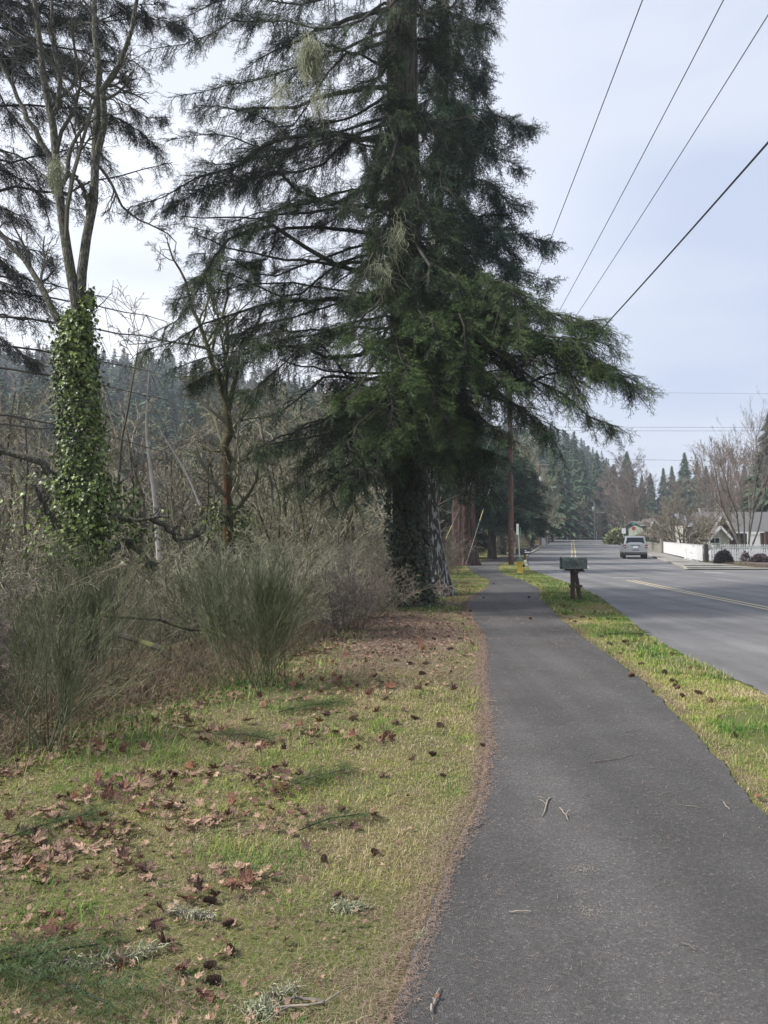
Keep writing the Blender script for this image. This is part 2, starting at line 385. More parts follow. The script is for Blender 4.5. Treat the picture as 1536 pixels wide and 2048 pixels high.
# kerbs
m_kerb = mat('kerb_concrete', (.34,.33,.27), (.2,.21,.1), 5, .9, .4, 40)
m_kerbR = mat('kerb_concrete_grey', (.36,.35,.31), (.22,.2,.16), 4, .9, .4, 40)
def kerb(fx, y0, y1, w_, h_, side, m, name):
    g = Geo(); ys = np.arange(y0, y1+.01, 1.0)
    prof = [(0,-.05),(0,h_-.02),(side*.02,h_),(side*w_,h_),(side*w_,-.05)]
    v = []
    for y in ys:
        zz = 1.45*float(sstep((y-50)/95.)); r_ = min(1, (y-y0)/2.0+.25)
        for px_, pz in prof: v.append((float(fx(y))+px_, y, zz+(pz*r_ if pz > 0 else pz)))
    n = len(prof); f = [[k*n+i, k*n+i+1, (k+1)*n+i+1, (k+1)*n+i] for k in range(len(ys)-1) for i in range(n-1)]
    g.add(v, f); tag(g.build(name, m), kind='structure')
kerb(rL, 43, 166, .2, .13, -1, m_kerb, 'kerb')
kerb(rR, 38, 166, .16, .13, 1, m_kerbR, 'kerb')
m_side = mat('sidewalk_concrete', (.27,.26,.23), (.19,.18,.155), 1.5, .9, .3, 60)
fx = lambda y: np.interp(y, [38,41.5,46.8,69.5,90,166], [23.5,19.7,20.2,26.5,32.5,55])
s_ = strip(lambda y: rR(y)+.16, fx, np.arange(41.5, 166, 1.), 4, .115); tag(s_.build('sidewalk', m_side), kind='structure')
s_ = strip(lambda y: rR(y)+.16+0*y, lambda y: np.interp(y, [37.6,39.4,41.5],[60,60,19.75])+0*y, np.array([38.,38.4,39.,39.4]), 10, .05); tag(s_.build('sidewalk', m_side), kind='structure')
s_ = strip(lambda y: rR(y)+.16+0*y, lambda y: 19.8+0*y, np.array([39.4,40.4,41.5]), 4, .08); tag(s_.build('sidewalk', m_side), kind='structure')
# ================================================================ vegetation
m_bark = mat('fir_bark', (.085,.058,.045), (.022,.016,.013), 2.4, .95, 1.0, 4, stretch=(5,5,.5), c3=(.10,.092,.075), dist=.12, lo=.42, hi=.56)
m_barkR = mat('fir_bark_reddish', (.12,.065,.05), (.035,.022,.018), 1.6, .95, 1.0, 3, stretch=(5,5,.35), dist=.12, lo=.42, hi=.56)
m_barkL = mat('lichen_bark', (.06,.055,.048), (.42,.42,.38), 7, .95, .9, 12, stretch=(2.2,2.2,.6), lo=.52, hi=.6, dist=.05)
m_limb = mat('limb_bark', (.02,.017,.014), (.055,.05,.038), 6, .95, .4)
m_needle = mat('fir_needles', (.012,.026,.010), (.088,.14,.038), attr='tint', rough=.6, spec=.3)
m_needle2 = mat('fir_needles_blue', (.012,.030,.019), (.055,.105,.056), attr='tint', rough=.6, spec=.3)
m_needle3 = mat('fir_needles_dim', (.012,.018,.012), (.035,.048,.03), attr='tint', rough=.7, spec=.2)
m_grey = mat('lichen_bark_grey', (.045,.038,.031), (.175,.165,.135), 16, .95, .5, 14, stretch=(3,3,1), lo=.4, hi=.6, c3=(.10,.11,.035))
m_maple = mat('dark_mossy_maple_bark', (.036,.031,.025), (.19,.18,.14), 16, .95, .6, 14, stretch=(3,3,1), lo=.45, hi=.65, c3=(.06,.065,.022))
m_moss = mat('mossy_bark', (.10,.095,.03), (.055,.045,.03), 4, .95, .6, 20, c3=(.17,.16,.05))
m_mossdk = mat('mossy_bark_dark', (.035,.032,.024), (.10,.11,.03), 4, .95, .6, 20, lo=.48, hi=.62)
m_rust = mat('rusty_bark', (.13,.06,.025), (.07,.06,.03), 4, .95, .5, 14)
m_twig = mat('bare_twigs', (.075,.065,.04), (.32,.28,.20), attr='tint', rough=.9)
m_twiggy = mat('lichen_twigs', (.085,.085,.045), (.37,.36,.25), attr='tint', rough=.9)
m_twigr = mat('reddish_twigs', (.10,.08,.063), (.265,.215,.18), attr='tint', rough=.9)
m_twigd = mat('dark_twigs', (.035,.03,.025), (.12,.115,.09), attr='tint', rough=.9)
m_broom = mat('broom_stems', (.05,.058,.025), (.17,.185,.085), attr='tint', rough=.8)
m_ivy = mat('ivy_leaves', (.022,.04,.008), (.19,.26,.045), attr='tint', rough=.45, spec=.4)
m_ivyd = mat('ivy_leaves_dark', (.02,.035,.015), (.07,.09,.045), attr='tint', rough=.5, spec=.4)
m_far = mat('distant_needles', (.035,.07,.04), (.11,.165,.095), attr='tint', rough=.8, spec=.2)
m_farT = mat('distant_bark', (.12,.09,.07), (.2,.17,.14), 3, .9)

def sprig(seed, n=40, side=2, nl=.13, w=.022, flat=.6):
    """fir sprig of unit length along +x"""
    r = np.random.default_rng(seed); V = []; Fc = []; T = []
    shoots = [((0,0,0),(1,0,0),1.0)]
    for k in range(side):
        x = .2+.6*(k+r.uniform(0,.6))/max(side,1); s_ = (-1)**k
        d = nrm(np.array([.75, s_*.65, r.uniform(-.2,.1)])); shoots.append(((x,0,0), d, .5-.2*x))
    tot = sum(s_[2] for s_ in shoots)
    for o, d, L in shoots:
        o = np.array(o, float); d = np.array(d, float)
        p = nrm(np.cross(d, [0,0,1])); q = np.cross(p, d)
        b = len(V); e = o+d*L
        V += [o+p*.008, o-p*.008, e]; Fc.append([b,b+1,b+2]); T.append(.1)
        m = int(n*L/tot)
        for i in range(m):
            u = (i+r.random())/m; a = r.uniform(0, 2*np.pi)
            off = p*math.cos(a)+q*math.sin(a)*flat
            base = o+d*L*u; tip = base+(nrm(off)*.8+d*.62)*nl*r.uniform(.75,1.15)
            b = len(V); V += [base-d*w*.5, base+d*w*.5, tip]; Fc.append([b,b+1,b+2]); T.append(1)
    return np.array(V), np.array(Fc), np.array(T, float)
SPR_A = [sprig(s, 34, 3, .15, .042) for s in range(4)]
SPR_B = [sprig(10+s, 22, 2, .16, .055) for s in range(3)]
SPR_C = [sprig(20+s, 13, 2, .2, .10) for s in range(2)]
SPR_H = [sprig(30+s, 150, 4, .10, .012) for s in range(2)]

class Conifer:
    def __init__(s, seed): s.r = np.random.default_rng(seed); s.sp = []; s.o = []; s.x = []; s.sz = []; s.tt = []; s.sec = []; s.secr = []; s.ph = s.r.uniform(0,6,3)
    def limb(s, S, C, T, r0=.05, side=1.1, dens=1.0, droop=.5, bare=.12, tw=.3, hang=.45, tint=.4, m=8, taper=.7, clump=.25):
        r = s.r; S, C, T = [np.asarray(q, float) for q in (S, C, T)]
        K = 12; t = np.linspace(0, 1, K)[:, None]
        pts = S*(1-t)**2+C*2*t*(1-t)+T*t*t
        L = np.linalg.norm(np.diff(pts, axis=0), axis=1).sum()
        pts[1:-1] += r.normal(0, .014*L**.6, (K-2, 3)); wv_ = np.sin(t*r.uniform(4,9)+r.uniform(0,6))*t*(1-t)*4
        pts += wv_*np.array([r.normal(0,.05), r.normal(0,.09), r.normal(0,.075)])*L; dens = dens*r.uniform(.65,1.3); side = side*r.uniform(.75,1.3)
        s.sp.append((pts, np.linspace(r0, .007, K)))
        n = max(3, int(L/.17*2*dens)); tt = bare+(1-bare)*r.random(n)**.85
        def at(q): 
            f = q*(K-1); i = np.clip(f.astype(int), 0, K-2); u = (f-i)[:, None]; return pts[i]*(1-u)+pts[i+1]*u, nrm(pts[i+1]-pts[i])
        pos, tan = at(tt); sgn = np.where(r.random(n) < .5, -1., 1.)[:, None]
        sv = nrm(np.cross(tan, [0,0,1.]))
        rel = (tt-bare)/(1-bare); L2 = side*(.25+.75*r.random(n)**.8)*(1-taper*rel)*np.clip(.45+rel*2.2, 0, 1); L2 = np.minimum(L2, L*.45)
        a = r.uniform(.75, 1.15, n)[:, None]
        d = nrm(tan*np.cos(a)+sgn*sv*np.sin(a)+np.array([0,0,1.])*r.uniform(-.25,.2,n)[:, None])
        K2 = 5; u = np.linspace(0, 1, K2)[None, :, None]
        dr = (droop*L2*r.uniform(.2,1.3,n))[:, None, None]
        sec = pos[:, None]+d[:, None]*L2[:, None, None]*u-np.array([0,0,1.])*dr*u*u
        s.sec.append(sec); s.secr.append(np.repeat(np.linspace(.008,.003,K2)[None], n, 0)*(1+L*.05))
        # sprigs on secondaries
        uu = .12+.88*r.random((n, m)); keep = r.random((n, m)) < np.clip((L2/side*1.6)[:, None]+.25, 0, 1)
        q = uu[..., None]; o = pos[:, None]+d[:, None]*L2[:, None, None]*q-np.array([0,0,1.])*dr*q*q
        dd = nrm(d[:, None]-np.array([0,0,1.])*2*(dr/np.maximum(L2,.05)[:, None, None])*q*.6)
        sv2 = nrm(np.cross(dd, [0,0,1.])); s3 = np.where(r.random((n, m)) < .5, -1., 1.)[..., None]
        hg = (r.random((n, m)) < hang)[..., None]
        lat = dd*.75+s3*sv2*.6+np.array([0,0,1.])*r.uniform(-.35,.25,(n, m))[..., None]
        hn = dd*.35+s3*sv2*.18-np.array([0,0,1.])*r.uniform(.5,1.3,(n, m))[..., None]
        ph = o*2.3; cn = np.sin(ph[...,0]*1.3+ph[...,2]*1.9+s.ph[0])+np.sin(ph[...,1]*1.7-ph[...,2]*1.1+s.ph[1])+np.sin(ph[...,0]*.9-ph[...,1]*1.2+ph[...,2]*2.6+s.ph[2])
        keep &= (cn > -3+clump*4.5*r.random((n, m)))
        X = nrm(np.where(hg, hn, lat)); sz = tw*r.uniform(.6,1.25,(n, m))*np.where(hg[..., 0], 1.1, 1)
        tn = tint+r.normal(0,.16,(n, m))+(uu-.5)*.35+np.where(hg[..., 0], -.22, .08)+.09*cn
        s.o.append(o[keep]); s.x.append(X[keep]); s.sz.append(sz[keep]); s.tt.append(tn[keep])
        # sprigs along the outer spine
        k = int(L*4*dens)+3; t2 = .35+.65*r.random(k); p2, tn2 = at(t2); sv3 = nrm(np.cross(tn2, [0,0,1.]))
        s3 = np.where(r.random(k) < .5, -1., 1.)[:, None]
        X = nrm(tn2*.8+s3*sv3*.6+np.array([0,0,1.])*r.uniform(-.6,.3,k)[:, None])
        s.o.append(p2); s.x.append(X); s.sz.append(tw*r.uniform(.6,1.1,k)); s.tt.append(tint+r.normal(0,.15,k)+.1)
    def crown(s, name, mats, parent, sprigs, zcut=None):
        g = Geo()
        for pts, rd in s.sp: g.tube(pts, rd, 5, mi=0, cap=False)
        for a, b in zip(s.sec, s.secr):
            v, q = tubes(a, b, 3); g.add(v, q, .2, 0)
        O = np.concatenate(s.o); X = np.concatenate(s.x); S = np.concatenate(s.sz); T = np.concatenate(s.tt)
        Zr = nrm(s.r.normal(0, .35, X.shape)+[0,0,1.]); Y = nrm(np.cross(Zr, X)); Z = np.cross(X, Y)
        Y = Y*1.0
        idx = s.r.integers(0, len(sprigs), len(O))
        for k, (tv, tf, tt) in enumerate(sprigs):
            w_ = idx == k
            if not w_.any(): continue
            ss = S[w_][:, None]
            v, f = inst(tv, tf, O[w_], X[w_]*ss, Y[w_]*ss, Z[w_]*ss)
            tint = np.clip((T[w_][:, None]*tt[None]).ravel(), 0, 1)
            g.add(v, f, tint, 1)
        print(name, 'sprigs', len(O))
        return g.build(name, mats, parent)

def trunk_geo(pts, rad, sides=28, K=60, flute=.06, flare=True, seed=0):
    r = np.random.default_rng(seed); pts = np.array(pts, float); rad = np.array(rad, float)
    z = pts[:, 2]; zz = np.linspace(z[0], z[-1], K)
    c = np.stack([np.interp(zz, z, pts[:, 0]), np.interp(zz, z, pts[:, 1]), zz], -1); rr = np.interp(zz, z, rad)
    a = np.arange(sides)*2*np.pi/sides
    ph = r.uniform(0, 6.28, 6)
    h = (zz-zz[0])[:, None]
    f = 1+flute*(np.sin(5*a[None]+ph[0]+h*.15)+.6*np.sin(9*a[None]+ph[1]-h*.2)+.5*np.sin(14*a[None]+ph[2]+.4*np.sin(h)))
    f = f+r.normal(0, .018, f.shape)
    if flare: f = f*(1+np.exp(-h/.45)*(.28+.16*np.sin(4*a[None]+ph[3])))
    X = c[:, None, 0]+rr[:, None]*f*np.cos(a); Y = c[:, None, 1]+rr[:, None]*f*np.sin(a); Z = np.repeat(zz[:, None], sides, 1)
    i = np.arange(K-1)[:, None]*sides; j = np.arange(sides)[None]; j2 = (j+1) % sides
    g = Geo(); g.add(np.stack([X, Y, Z], -1).reshape(-1, 3), np.stack([i+j, i+j2, i+sides+j2, i+sides+j], -1).reshape(-1, 4))
    return g

# ---- main fir ---------------------------------------------------------
D0 = 17.5
tp = [P(826,1222,D0), P(822,1130,D0), P(817,900,D0), P(814,600,D0), P(806,300,D0), P(803,0,D0), P(800,-400,D0), P(800,-900,D0)]
tr = [.43,.41,.40,.40,.38,.35,.28,.15]
def trunk_at(py):
    ys = [1222,1130,900,600,300,0,-400,-900]; 
    return np.array([np.interp(-py, [-q for q in ys], [p[k] for p in tp]) for k in range(3)])
fir = empty('fir_tree', (0,0,0), label='huge Douglas fir with drooping boughs and ivy round its base, nearest the path', cat='tree')
trunk_geo(tp, tr, 36, 110, .035, seed=2).build('trunk', m_bark, fir, smooth=False)
cf = Conifer(5)
def PL(sy, mid, tip, td, r0=.05, md=None, **k):
    S = trunk_at(sy); md = (D0+td)/2 if md is None else md
    cf.limb(S, P(mid[0], mid[1], md)*2-.5*(S+P(tip[0], tip[1], td)) if False else P(mid[0], mid[1], md), P(tip[0], tip[1], td), r0, **k)
left = [(-80,(620,-110),(360,-60),17),(-30,(600,-40),(330,20),18),(10,(600,40),(320,100),16),(20,(650,20),(480,170),18),(60,(640,130),(350,190),16.5),(120,(640,170),(440,250),17),
(150,(620,190),(400,215),15.5),(180,(640,230),(500,290),19),(240,(600,310),(310,250),17),(260,(560,290),(268,372),16),(250,(540,330),(330,400),17.5),(290,(620,320),(430,330),19),
(330,(600,380),(380,395),16),(370,(600,400),(430,470),18),(400,(640,430),(395,435),15.5),(430,(640,470),(450,540),19),
(490,(620,530),(385,500),17),(520,(600,520),(360,570),15),(540,(560,520),(300,640),14.5),(570,(600,560),(330,600),16),(600,(600,620),(420,650),18),(600,(560,560),(285,700),14.8),
(640,(640,650),(310,750),15.5),(680,(660,640),(480,720),14.5),(700,(640,680),(380,770),16),(740,(680,720),(450,790),15),
(790,(700,770),(560,870),16),(830,(720,800),(500,880),14.8),(860,(730,830),(600,940),16.5),(900,(740,870),(560,960),15),(930,(760,900),(650,1010),16)]
for i, (sy, mid, tip, td) in enumerate(left):
    green = .3 if sy < 450 else .42
    mid = (mid[0]+cf.r.normal(0,30), mid[1]+cf.r.normal(0,26)); tip = (tip[0]+cf.r.normal(0,16), tip[1]+cf.r.normal(0,16))
    cf.limb(trunk_at(sy+cf.r.normal(0,12)), P(*mid, (D0*1.1+td*.9)/2), P(*tip, td), .075 if i % 3 == 0 else .04, clump=.62 if sy < 480 else .4, side=1.5, dens=1.3, droop=.5, bare=.14, tw=.26, hang=.45, tint=green, m=13)
front = [(-30,(770,20),(740,90),16.4),(40,(790,60),(780,140),16.7),(150,(800,200),(770,270),16.6),(90,(760,130),(715,200),16.2),(200,(860,240),(890,300),16.6),(230,(770,260),(745,330),15.8),(250,(780,330),(700,420),14.6),(300,(800,330),(840,430),14.8),(330,(760,400),(760,520),15),(380,(850,400),(900,480),15),(420,(760,500),(700,600),14.2),(450,(830,500),(850,640),13.9),
(480,(880,500),(935,620),14.4),(510,(740,590),(720,690),13.6),(540,(840,590),(880,700),13.5),(560,(780,600),(800,760),13.4),(600,(900,640),(930,760),13.7),(620,(740,700),(690,800),13.6),
(650,(830,700),(850,830),13.4),(680,(780,760),(770,880),13.7),(700,(880,760),(900,880),14),(740,(720,820),(700,900),14),(770,(820,820),(840,890),14.3),(800,(880,840),(915,910),14.8),
(830,(740,880),(720,960),14.4),(880,(730,920),(700,1010),15.4)]
for sy, mid, tip, td in front:
    up = sy > 460
    cf.limb(trunk_at(sy), P(*mid, (D0+td)/2-.3), P(*tip, td), .05, side=1.2, dens=1.5, droop=.45, bare=.08, tw=.26, m=13, hang=.3 if up and sy < 720 else .6, tint=.6 if up and sy < 740 else .33, clump=.4)
right = [(-90,(900,-100),(960,-40),18),(-40,(900,-40),(990,25),18.5),(0,(900,0),(950,60),16.5),(40,(900,20),(985,70),19),(80,(880,60),(930,120),18),(120,(870,110),(900,180),19),
(480,(900,520),(960,600),16),(540,(920,540),(1010,600),16.8),(580,(960,600),(1060,690),16)]
for sy, mid, tip, td in right:
    cf.limb(trunk_at(sy), P(*mid, (D0+td)/2), P(*tip, td), .05, side=1.2, dens=1.5, droop=.45, bare=.06, tw=.27, hang=.4, tint=.3, m=13)
low = [(610,(1040,625),(1188,640),14.3,.62),(630,(1060,660),(1215,690),14.5,.6),(640,(1050,690),(1228,735),14.1,.55),(600,(980,590),(1195,655),14.4,.62),(620,(1010,640),(1235,740),14.2,.6),(640,(1030,690),(1268,775),14.3,.5),(640,(1000,680),(1160,790),14.0,.55),(650,(960,700),(1225,850),14.4,.35),(660,(940,720),(1090,860),14.2,.35),
(660,(920,700),(1000,760),13.6,.55),(600,(920,600),(1050,670),14.2,.6),(620,(1000,620),(1130,700),14.9,.45),(720,(900,760),(1010,870),14.8,.3),(760,(900,820),(980,920),15.4,.3),(840,(900,880),(945,960),16,.3)]
for sy, mid, tip, td, tn in low:
    cf.limb(trunk_at(sy), P(*mid, (D0+td)/2-.4), P(*tip, td), .06, side=1.2, dens=1.5, droop=.5, bare=.06, tw=.25, hang=.38, tint=tn-.03, m=15, taper=.35, clump=.4)
r = cf.r
for k in range(46):   # boughs on the far side and above the frame
    py = r.uniform(-900, 960); S = trunk_at(py); az = r.uniform(-.2, np.pi+.2) if py > -120 else r.uniform(0, 6.28)
    L = r.uniform(2.6, 4.6)*(1 if py > -200 else max(.3, 1-(-200-py)/900))
    e = np.array([math.cos(az), math.sin(az), 0])*L
    if e[0] > 2.4 and py < 560: e[0] = 2.2
    cf.limb(S, S+e*.5+[0,0,.15*L], S+e+[0,0,-.18*L], .05, side=1.1, dens=.55, droop=.5, tw=.36, hang=.5, tint=.25, m=6)
cf.crown('crown', [m_limb, m_needle], fir, SPR_A)
# bare dead limbs
g = Geo()
for sy, mid, tip, td in ((395,(600,440),(365,436),15.2),(520,(560,545),(395,470),15.5),(740,(700,760),(560,720),15),(880,(700,900),(600,1010),16),(790,(620,840),(500,905),15.6)):
    S = trunk_at(sy); C = P(*mid, 16.5); T = P(*tip, td); t = np.linspace(0,1,14)[:, None]
    g.tube(S*(1-t)**2+2*C*t*(1-t)+T*t*t+r.normal(0,.02,(14,3)), np.linspace(.045,.012,14), 6)
g.build('dead_limbs', m_limb, fir)

# ---- ivy leaves -------------------------------------------------------
ivt = np.array([[0,-.35,0],[.28,-.45,.05],[.5,-.05,.08],[.25,.1,0],[.0,.6,.1],[-.25,.1,0],[-.5,-.05,.08],[-.28,-.45,.05]])
ivf = np.array([[0,1,3],[1,2,3],[0,3,5],[3,4,5],[0,5,7],[5,6,7]])
def ivy_on(axis_pts, radii, n, size, seed, thick=.12, tintb=.5, az0=0, azr=np.pi):
    r = np.random.default_rng(seed); A = np.array(axis_pts, float); rd = np.array(radii, float)
    t = r.random(n)*(len(A)-1); i = np.clip(t.astype(int), 0, len(A)-2); u = (t-i)[:, None]
    c = A[i]*(1-u)+A[i+1]*u; rr = rd[i]*(1-u[:, 0])+rd[i+1]*u[:, 0]
    az = az0+r.uniform(-azr, azr, n); nn = np.stack([np.cos(az), np.sin(az), r.normal(0, .25, n)], -1)
    clump = .5+.5*np.sin(az*3+c[:, 2]*4.1)*np.sin(c[:, 2]*2.3+az*1.7)
    O = c+nn*(rr*(.8+.45*clump)+np.abs(r.normal(0, thick, n)))[:, None]
    Z = nrm(nn+r.normal(0, .45, (n, 3))+[0,0,.35]); Y = nrm(-np.array([0,0,1.])+r.normal(0,.4,(n,3))+nn*.4)
    X = nrm(np.cross(Y, Z)); Y = np.cross(Z, X); sz = (size*r.uniform(.45,1.45,n))[:, None]
    v, f = inst(ivt, ivf, O, X*sz, Y*sz, Z*sz)
    tn = np.clip(tintb+r.normal(0,.24,n)+.5*(clump-.5), 0, 1)
    g = Geo(); g.add(v, f, np.repeat(tn, len(ivf))); return g
zb = [tp[0], P(822,1120,D0), P(818,1020,D0), P(815,930,D0)]
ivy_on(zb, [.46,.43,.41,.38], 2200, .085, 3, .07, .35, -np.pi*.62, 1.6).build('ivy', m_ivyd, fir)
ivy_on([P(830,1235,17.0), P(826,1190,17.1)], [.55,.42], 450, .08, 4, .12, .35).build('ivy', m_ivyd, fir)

# ---- second fir right behind -----------------------------------------
D2 = 20.5
lich = empty('fir_tree', label='fir with whitish lichen streaks down its leaning trunk, standing just behind the huge ivy fir', cat='tree')
tp2 = [P(880,1203,D2), P(866,1120,D2), P(858,1040,D2), P(856,940,D2), P(862,700,D2+.5), P(872,400,D2+1.5), P(884,200,D2+2), P(888,0,D2+2), P(890,-300,D2+2), P(890,-700,D2+2)]
tr2 = [.42,.33,.28,.27,.25,.22,.19,.16,.11,.05]
trunk_geo(tp2, tr2, 26, 90, .05, seed=5).build('trunk', m_barkL, lich)
c2_ = Conifer(9)
def t2(py):
    ys = [1203,1120,1040,940,700,400,200,0,-300,-700]
    return np.array([np.interp(-py, [-q for q in ys], [p[k] for p in tp2]) for k in range(3)])
for sy, mid, tip, td in [(-60,(950,-50),(985,20),22),(20,(930,40),(975,150),21.5),(60,(940,120),(960,180),23),(110,(930,170),(985,230),22),(190,(960,230),(1068,262),21.5),(215,(950,260),(1010,300),23),(250,(960,290),(1045,338),22),(300,(950,350),(1000,390),21),
   (340,(960,380),(1050,408),22),(380,(970,430),(1025,455),23),(420,(960,470),(1112,487),21.5),(440,(950,480),(1050,530),22.5),(470,(980,540),(1100,560),21.5),(500,(960,570),(1085,600),22),(540,(960,610),(1060,640),22.5),(580,(950,640),(1010,690),21.5),
   (100,(900,150),(925,230),19.8),(200,(900,260),(935,340),19.8),(300,(890,360),(930,450),19.8),(400,(900,470),(960,560),19.9),(500,(920,560),(990,620),20),(620,(930,680),(960,760),21),(700,(930,780),(960,860),21),(780,(920,850),(950,920),21.5),(300,(850,330),(820,400),22),
   (150,(850,200),(840,260),22),(60,(870,100),(850,160),21),(10,(860,30),(855,90),22),(240,(920,240),(980,270),20),(350,(930,400),(1000,470),20.3),(460,(950,500),(1040,560),20.6)]:
    c2_.limb(t2(sy), P(*mid, (D2+td)/2), P(*tip, td), .035, side=1.0, dens=1.6, droop=.35, bare=.05, tw=.40, hang=.3, tint=.42, m=9)
r = c2_.r
for k in range(44):
    py = r.uniform(-600, 900); S = t2(py); az = r.uniform(0, 6.28); L = r.uniform(1.0, 2.5)*(1 if py > -100 else max(.25, 1-(-100-py)/600))
    if math.cos(az) > .2: L *= .75
    e = np.array([math.cos(az), math.sin(az), 0])*L
    c2_.limb(S, S+e*.5+[0,0,.12*L], S+e+[0,0,-.1*L], .03, side=.8, dens=.9, droop=.4, tw=.36, hang=.35, tint=.3, m=7)
c2_.crown('crown', [m_limb, m_needle2], lich, SPR_B)

# ---- fir at the left edge (trunk out of frame) -------------------------
fl = empty('fir_tree', label='dark fir whose boughs reach in at the upper left behind the forked tree', cat='tree')
D3 = 15.5
tp3 = [P(-260,1300,D3)-[0,0,1.0], P(-255,900,D3), P(-250,400,D3), P(-245,0,D3), P(-240,-500,D3)]
trunk_geo(tp3, [.42,.36,.3,.22,.1], 24, 60, .05, seed=8).build('trunk', m_bark, fl)
c3_ = Conifer(12)
def t3(py): return np.array([np.interp(-py, [-1300,-900,-400,0,500], [p[k] for p in tp3]) for k in range(3)])
for sy, mid, tip, td in [(-220,(50,-220),(230,-60),15),(-150,(60,-120),(290,40),15.5),(-100,(50,-80),(200,60),14.5),(-60,(50,-20),(250,110),15.5),(-20,(0,20),(160,120),14),(20,(60,60),(300,150),15.5),(40,(20,60),(130,190),14.5),(80,(80,110),(335,235),15.5),
   (100,(30,140),(220,250),15),(140,(60,160),(320,300),15.8),(160,(0,190),(150,290),14.5),(200,(40,240),(225,330),15.8),(240,(-20,290),(110,370),15),(300,(-20,330),(160,420),15.6),(340,(-60,380),(70,440),14.8),(400,(-40,440),(110,520),15.5),(450,(-60,480),(60,560),15),
   (500,(-60,520),(120,620),15.6),(560,(-80,580),(60,650),15),(0,(0,0),(330,10),16),(-60,(100,-60),(380,60),16.5),(640,(-60,640),(70,720),15.4)]:
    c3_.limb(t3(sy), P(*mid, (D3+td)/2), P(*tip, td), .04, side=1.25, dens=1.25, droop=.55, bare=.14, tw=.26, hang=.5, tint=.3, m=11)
c3_.limb(t3(390), P(100,385,15.4), P(345,325,15.8), .05, side=.9, dens=.5, droop=.6, bare=.45, tw=.28, hang=.6, tint=.25, m=6)
r = c3_.r
for k in range(26):
    py = r.uniform(-500, 700); S = t3(py); az = r.uniform(1.2, 5.0); L = r.uniform(2, 4)
    e = np.array([math.cos(az), math.sin(az), 0])*L
    c3_.limb(S, S+e*.5+[0,0,.1*L], S+e+[0,0,-.2*L], .04, side=1, dens=.4, droop=.5, tw=.36, tint=.25, m=5)
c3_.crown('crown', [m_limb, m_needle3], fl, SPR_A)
g = Geo()
for y0, y1, x1, d_ in ((590,640,330,15.3),(640,700,420,15),(700,742,300,15.6),(560,590,190,15.3),(735,800,330,15.2),(820,905,330,15.4),(660,655,180,15.8),(880,870,200,15.6)):
    S = t3(y0-20); t = np.linspace(0,1,16)[:, None]; T = P(x1,y1,d_); C = (S+T)/2+[0,0,.35]
    pts = S*(1-t)**2+2*C*t*(1-t)+T*t*t+r.normal(0,.02,(16,3)); g.tube(pts, np.linspace(.04,.008,16), 5, tint=.2)
    n = 26; k = r.integers(4,16,n); st = pts[k]; dr = nrm(r.normal(0,.5,(n,3))+[.8,0,-.5]); L = r.uniform(.2,.8,n)
    u = np.linspace(0,1,5)[None,:,None]; b = st[:,None]+dr[:,None]*L[:,None,None]*u-np.array([0,0,.25])*u*u; v, q = tubes(b, np.repeat(np.linspace(.007,.003,5)[None], n, 0)); g.add(v, q, .3)
g.build('dead_limbs', m_twigd, fl)

# ---- generic conifers --------------------------------------------------
def conifer(seed, h, rmax, z0, nl, tr_, m, sprigs, tw, top=.04, tint=.4, droop=.45, bark=m_bark, lvl=None, side=.9, mm=7, shape=.8, **kw):
    root = empty('fir_tree', **kw)
    trunk_geo([(0,0,-.4),(0,0,h*.5),(0,0,h*.97)], [tr_, tr_*.6, .02], 16, 30, .05, seed=seed).build('trunk', bark, root)
    c = Conifer(seed); r = c.r
    for k in range(nl):
        f = (k+r.random())/nl; z = z0+(h-z0)*f
        az = k*2.4+r.uniform(-.4,.4); L = rmax*(1-f**1.15)**shape*r.uniform(.75,1.12)+.25
        e = np.array([math.cos(az), math.sin(az), 0])*L; up = (.25*f-.05)*L
        c.limb((0,0,z), e*.5+[0,0,z+.1*L+up*.5], e+[0,0,z+up-.12*L], .02+.012*L, side=min(side,.45*L+.15), dens=.8, droop=droop, bare=.05, tw=tw, hang=.3, tint=tint, m=mm)
    c.crown('crown', [m_limb, m], root, sprigs)
    return root
t_ = conifer(31, 15, 2.6, 5.4, 50, .62, m_needle2, SPR_C, .5, tint=.35, bark=m_barkR, side=1.0, mm=6, label='big fir with a thick reddish trunk beside the bend of the path', cat='tree')
t_.location = (4.75, 44.2, 0)
# rebuild its base as a broad flared trunk
g = trunk_geo([(0,0,-.2),(0,0,1.5),(0,0,4),(0,0,7)], [.82,.70,.62,.5], 30, 40, .05, seed=33); g.build('trunk', m_barkR, t_)
t_ = conifer(35, 8.8, 5.2, 2.6, 84, .36, m_needle2, SPR_C, .55, tint=.45, droop=.35, side=1.3, mm=8, shape=.55, label='low wide dark fir overhanging the path behind the roadside pole', cat='tree'); t_.location = (8.3, 57, .05)
t_ = conifer(36, 9.5, 4.0, 3.2, 44, .55, m_needle2, SPR_C, .6, tint=.4, droop=.35, side=1.2, mm=7, shape=.6, label='dark fir with an ivy-clad foot, behind the low wide fir', cat='tree'); t_.location = (10.6, 68, .2)
ivy_on([(0,0,0),(0,0,1.6)], [.8,.6], 500, .12, 6, .12, .35).build('ivy', m_ivyd, t_)
t_ = conifer(38, 11, 3.0, 3.4, 40, .3, m_needle2, SPR_C, .6, tint=.35, side=1.1, mm=6, label='slim dark fir between the reddish fir and the woodland edge', cat='tree'); t_.location = (3.4, 52, -.4)
t_ = conifer(39, 12, 2.6, 4.0, 40, .26, m_needle2, SPR_C, .6, tint=.35, side=1.0, mm=6, label='slim fir in the shade directly behind the lichen-streaked fir', cat='tree'); t_.location = (2.6, 34, -.3)

